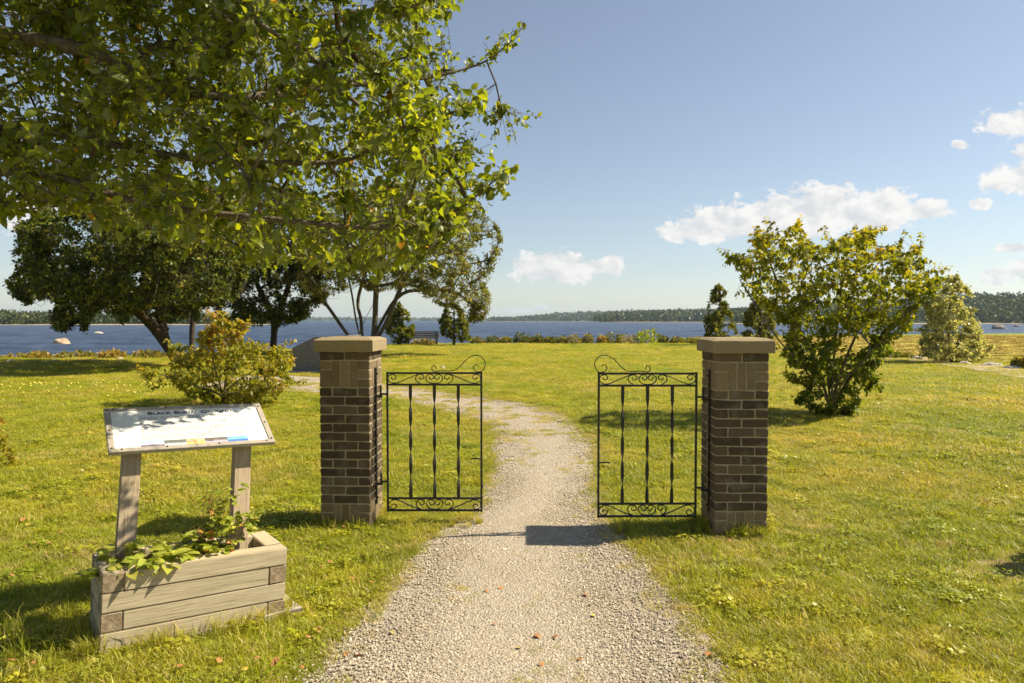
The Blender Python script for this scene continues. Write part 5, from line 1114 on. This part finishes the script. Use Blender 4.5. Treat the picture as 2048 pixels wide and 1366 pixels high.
def clover_patch(seed, n, rad):
    r = np.random.default_rng(seed); a = r.uniform(0, 6.28, n); q = np.sqrt(r.random(n)) * rad; b = np.stack([np.cos(a) * q, np.sin(a) * q, r.uniform(0.012, 0.045, n)], -1)
    y = np.stack([np.cos(a * 7), np.sin(a * 7), r.normal(size=n) * 0.3], -1)
    return leaves_mesh('clover', b, y, unit(r.normal(size=(n, 3)) * 0.3 + (0, 0, 1)), r.uniform(0.012, 0.030, n), r.random(n) * 0.8, MAT['grass'], (LEAF4_V, LEAF4_F), np.full(n, 1.5))
def build_grass():
    r = np.random.default_rng(81)
    dry = [blade_patch(40 + i, 46, 0.07, 0.015, 0.05, 0.003, 1.6, dry=True) for i in range(2)]
    metas = [blade_patch(i, 62, 0.075, 0.018, 0.045, 0.0034, 1.3) for i in range(6)] + [blade_patch(10 + i, 50, 0.07, 0.03, 0.07, 0.0036, 1.0) for i in range(3)] + [clover_patch(20 + i, 46, 0.075) for i in range(2)] + [blade_patch(30 + i, 26, 0.035, 0.09, 0.20, 0.0045, 0.8) for i in range(2)]
    coll = proto_coll('grass_tuft', metas + dry)
    # density falls with distance, tufts grow to keep the cover closed
    cells = [(2.0, 4.5, 420, 1.0), (4.5, 7.5, 330, 1.1), (7.5, 12, 190, 1.45), (12, 20, 70, 2.1), (20, 34, 26, 3.0), (34, 47, 12, 4.0)]
    PP, SS, II = [], [], []
    for (y0, y1, dens, sc) in cells:
        xm = 0.80 * y1 + 1.2; n = int(dens * (y1 - y0) * 2 * xm); x = r.uniform(-xm, xm, n); y = r.uniform(y0, y1, n)
        k = np.abs(x) < 0.80 * y + 1.2; x, y = x[k], y[k]; d = y - shoreY(x); mm = marsh_mask(x, y); k = (d < -0.3) & (mm < 0.4)
        e = np.exp(-(((x - 3.25) / 0.75) ** 2 + ((y - 4.25) / 0.45) ** 2) * 1.2) + 0.9 * np.exp(-(((x + 3.9) / 1.1) ** 2 + ((y - 17.6) / .35) ** 2)); k &= r.random(len(x)) > e * 0.85
        ins = inpoly(x, y, PATH_POLY); k &= ~ins
        x, y = x[k], y[k]; q = len(x); nz = npnoise(x * 0.9, y * 0.9, 6)
        i = r.integers(0, 6, q); u = r.random(q); i = np.where(u < 0.16 + 0.18 * nz, r.integers(6, 9, q), i); v = npnoise(x * 1.6 + 9, y * 1.6, 8); i = np.where((r.random(q) < 0.05 + 0.25 * (v > 0.75)) & (y < 14), r.integers(9, 11, q), i)
        dn_ = npnoise(x * 1.1 + 31, y * 1.1, 9) + 0.6 * npnoise(x * 3.1, y * 3.1, 10); i = np.where((r.random(q) < np.clip(0.04 + 0.9 * (dn_ - 0.55), 0.03, 0.65)), r.integers(13, 15, q), i)
        s = sc * r.uniform(0.75, 1.25, q) * (1 + 0.18 * nz); hz = s / (sc ** 0.75)
        PP.append(np.stack([x, y, gz(x, y)], -1)); SS.append(np.stack([s, s, hz], -1)); II.append(i)
    # long unmown grass against the planter, pillars and gate feet
    def ringtuft(cx, cy, w, d, rz, n, kmin=11, sc=(0.5, 1.0), sides='flrb'):
        x = []; 
        for _ in range(n):
            s = r.choice(list(sides)); t = r.uniform(-1, 1)
            lx, ly = {'f': (t * w / 2, -d / 2 - abs(r.normal()) * .03), 'b': (t * w / 2, d / 2 + abs(r.normal()) * .03), 'l': (-w / 2 - abs(r.normal()) * .03, t * d / 2), 'r': (w / 2 + abs(r.normal()) * .03, t * d / 2)}[s]
            x.append((cx + lx * math.cos(rz) - ly * math.sin(rz), cy + lx * math.sin(rz) + ly * math.cos(rz)))
        x = np.array(x); PP.append(np.c_[x, gz(x[:, 0], x[:, 1])]); s = r.uniform(*sc, len(x)); SS.append(np.stack([s, s, s], -1)); II.append(r.integers(kmin, 13, len(x)))
    pc = pworld(PLEN / 2, PDEP / 2, 0)
    ringtuft(pc[0], pc[1], PLEN + 0.04, PDEP + 0.06, PANG, 130, sc=(0.3, 0.75)); ringtuft(-1.2485, 5.31, 0.40, 0.40, R(-3), 60, sc=(0.3, 0.8)); ringtuft(1.663, 5.10, 0.40, 0.40, R(-1), 70, sc=(0.35, 0.9))
    ringtuft(-0.62, 5.22, 0.70, 0.10, 0, 50, sc=(0.25, 0.5)); ringtuft(1.12, 5.02, 0.62, 0.12, 0, 50, sc=(0.25, 0.6))
    for (px, py, n, sp) in [(395, 1262, 7, .05), (30, 1300, 7, .2), (150, 1310, 6, .08)]:
        g = ground(px, py); x = g[:2] + r.normal(size=(n, 2)) * sp; PP.append(np.c_[x, gz(x[:, 0], x[:, 1])]); s = r.uniform(0.6, 1.15, n); SS.append(np.stack([s, s, s], -1)); II.append(r.integers(11, 13, n))
    # ragged verge and small tufts creeping into the gravel
    edge = np.vstack([resample(PEL, 2600), resample(PER, 2600)]); edge = edge[edge[:, 1] > 2]; edge = edge[r.random(len(edge)) < 0.75]; edge = edge + r.normal(size=edge.shape) * 0.07
    s = r.uniform(0.35, 0.95, len(edge)); PP.append(np.c_[edge, gz(edge[:, 0], edge[:, 1]) + 0.008]); SS.append(np.stack([s, s, s * 0.9], -1)); II.append(np.where(r.random(len(edge)) < 0.45, r.integers(13, 15, len(edge)), r.integers(0, 9, len(edge))))
    n = 26000; x = r.uniform(-7, 2, n); y = r.uniform(2.4, 18, n); k = inpoly(x, y, PATH_POLY); nz = npnoise(x * 2.3, y * 2.3, 17) + 0.5 * npnoise(x * 5, y * 5, 18); dx = np.abs(x); k &= (nz > 0.72 - 0.65 * sstep(5.5, 9, y)); x, y = x[k], y[k]; s = r.uniform(0.2, 0.55, len(x)) * (1 + 1.3 * sstep(6, 11, y))
    PP.append(np.c_[x, y, gz(x, y) + 0.014]); SS.append(np.stack([s, s, s * 0.7], -1)); II.append(np.where(r.random(len(x)) < 0.5, r.integers(13, 15, len(x)), r.integers(0, 6, len(x))))
    P = np.vstack(PP); S = np.vstack(SS); I = np.concatenate(II); n = len(P)
    # nothing grows inside the planter or the pillars
    Q = np.linalg.inv(np.array(PMAT)) @ np.c_[P, np.ones(n)].T; k = ~((Q[0] > -0.02) & (Q[0] < PLEN + 0.02) & (Q[1] > -0.015) & (Q[1] < PDEP + 0.015)); k &= ~((np.abs(P[:, 0] + 1.2485) < 0.19) & (np.abs(P[:, 1] - 5.31) < 0.19)); k &= ~((np.abs(P[:, 0] - 1.663) < 0.19) & (np.abs(P[:, 1] - 5.10) < 0.19))
    P, S, I = P[k], S[k], I[k]; n = len(P); rot = np.stack([r.normal(size=n) * 0.08, r.normal(size=n) * 0.08, r.uniform(0, 6.28, n)], -1)
    scatter('lawn_grass', P, rot, S, I, coll, 'short sunlit lawn grass around the gates and path', 'grass')
    # marsh grass on the right
    n = 5000; x = r.uniform(13, 70, n); y = r.uniform(22, 86, n); k = (marsh_mask(x, y) > 0.6) & (y < shoreY(x) - 0.5) & (np.abs(x) < 0.8 * y + 2)
    td = np.min(np.hypot(x[:, None] - TRACK[None, :, 0], y[:, None] - TRACK[None, :, 1]), axis=1); k &= td > 1.0
    x, y = x[k], y[k]; q = len(x); mm = []
    for i in range(3):
        b = blade_patch(60 + i, 50, 0.30, 0.10, 0.28, 0.02, 0.9); b.materials.clear(); b.materials.append(MAT['marsh_grass']); mm.append(b)
    s = r.uniform(0.7, 1.5, q); scatter('marsh_grass', np.c_[x, y, gz(x, y)], np.stack([np.zeros(q), np.zeros(q), r.uniform(0, 6.28, q)], -1), np.stack([s, s, s * 0.3], -1), r.integers(0, 3, q), proto_coll('marsh_tuft', mm), 'golden brown marsh grass between the dirt track and lake', 'grass')
def marsh_mat():
    m, nt = new_mat('marsh_grass'); p = pos(nt); c = ramp(nt, [(0.25, (0.27, 0.155, 0.045)), (0.42, (0.37, 0.26, 0.06)), (0.6, (0.31, 0.275, 0.045)), (0.8, (0.26, 0.15, 0.05))], noise(nt, mapping(nt, p, (0.10, 0.42, 1)), 1.0, 4, 0.6)); principled(nt, c, 0.8, 0.1); MAT['marsh_grass'] = m
marsh_mat()
build_grass()
def build_gravel():
    r = np.random.default_rng(91); ms = []
    for k in range(6):
        bm = bmesh.new(); bmesh.ops.create_icosphere(bm, subdivisions=1, radius=0.5)
        for v in bm.verts: v.co = Vector((v.co.x * r.uniform(.8, 1.1), v.co.y * r.uniform(.65, .95), v.co.z * r.uniform(.45, .65))) * (1 + 0.22 * r.normal() * 0.6)
        ms.append(bm_mesh('pebble', bm, MAT['pebble']))
    PP, SS = [], []
    for y0, y1, dens, lo, hi in ((2.2, 4.2, 14000, .005, .019), (4.2, 7, 7500, .006, .021), (7, 18, 900, .012, .030)):
        xm = 2.2 if y1 < 10 else 8.5; n = int(dens * (y1 - y0) * 2 * xm); x = r.uniform(-xm, xm if y1 < 10 else 2, n); y = r.uniform(y0, y1, n)
        k = inpoly(x + r.normal(size=n) * 0.05, y, PATH_POLY); k &= r.random(n) < np.clip(0.62 + 0.55 * npnoise(x * 1.9, y * 1.2, 41) + 0.3 * npnoise(x * 6, y * 6, 42), 0.12, 1); x, y = x[k], y[k]; s = lo + (hi - lo) * r.random(len(x)) ** 2.2; big = r.random(len(x)) < 0.004; s = np.where(big, s * 1.9, s)
        PP.append(np.c_[x, y, gz(x, y) + 0.016 - s * 0.03]); SS.append(np.stack([s, s, s], -1))
    P = np.vstack(PP); S = np.vstack(SS); n = len(P)
    scatter('gravel', P, np.stack([r.normal(size=n) * .3, r.normal(size=n) * .3, r.uniform(0, 6.28, n)], -1), S, r.integers(0, 6, n), proto_coll('pebble', ms), 'loose pale gravel stones covering the path', 'gravel')
build_gravel()

# ------------------------------------------------------------------ haze over the lake
def build_haze():
    m, nt = new_mat('haze'); v = _n(nt, 'ShaderNodeVolumePrincipled'); v.inputs['Color'].default_value = (0.62, 0.78, 0.98, 1); v.inputs['Density'].default_value = 0.00009; v.inputs['Anisotropy'].default_value = 0.2
    o = _n(nt, 'ShaderNodeOutputMaterial'); nt.links.new(v.outputs[0], o.inputs['Volume']); m.cycles.homogeneous_volume = True if hasattr(m.cycles, 'homogeneous_volume') else None
    me = box_mesh('haze', 19000, 19000, 140, m, centre=(0, 0, 62)); tag(link('haze', me), 'thin pale haze over the lake and far hills', 'haze', kind='stuff')
USE_HAZE = True
if USE_HAZE: build_haze()
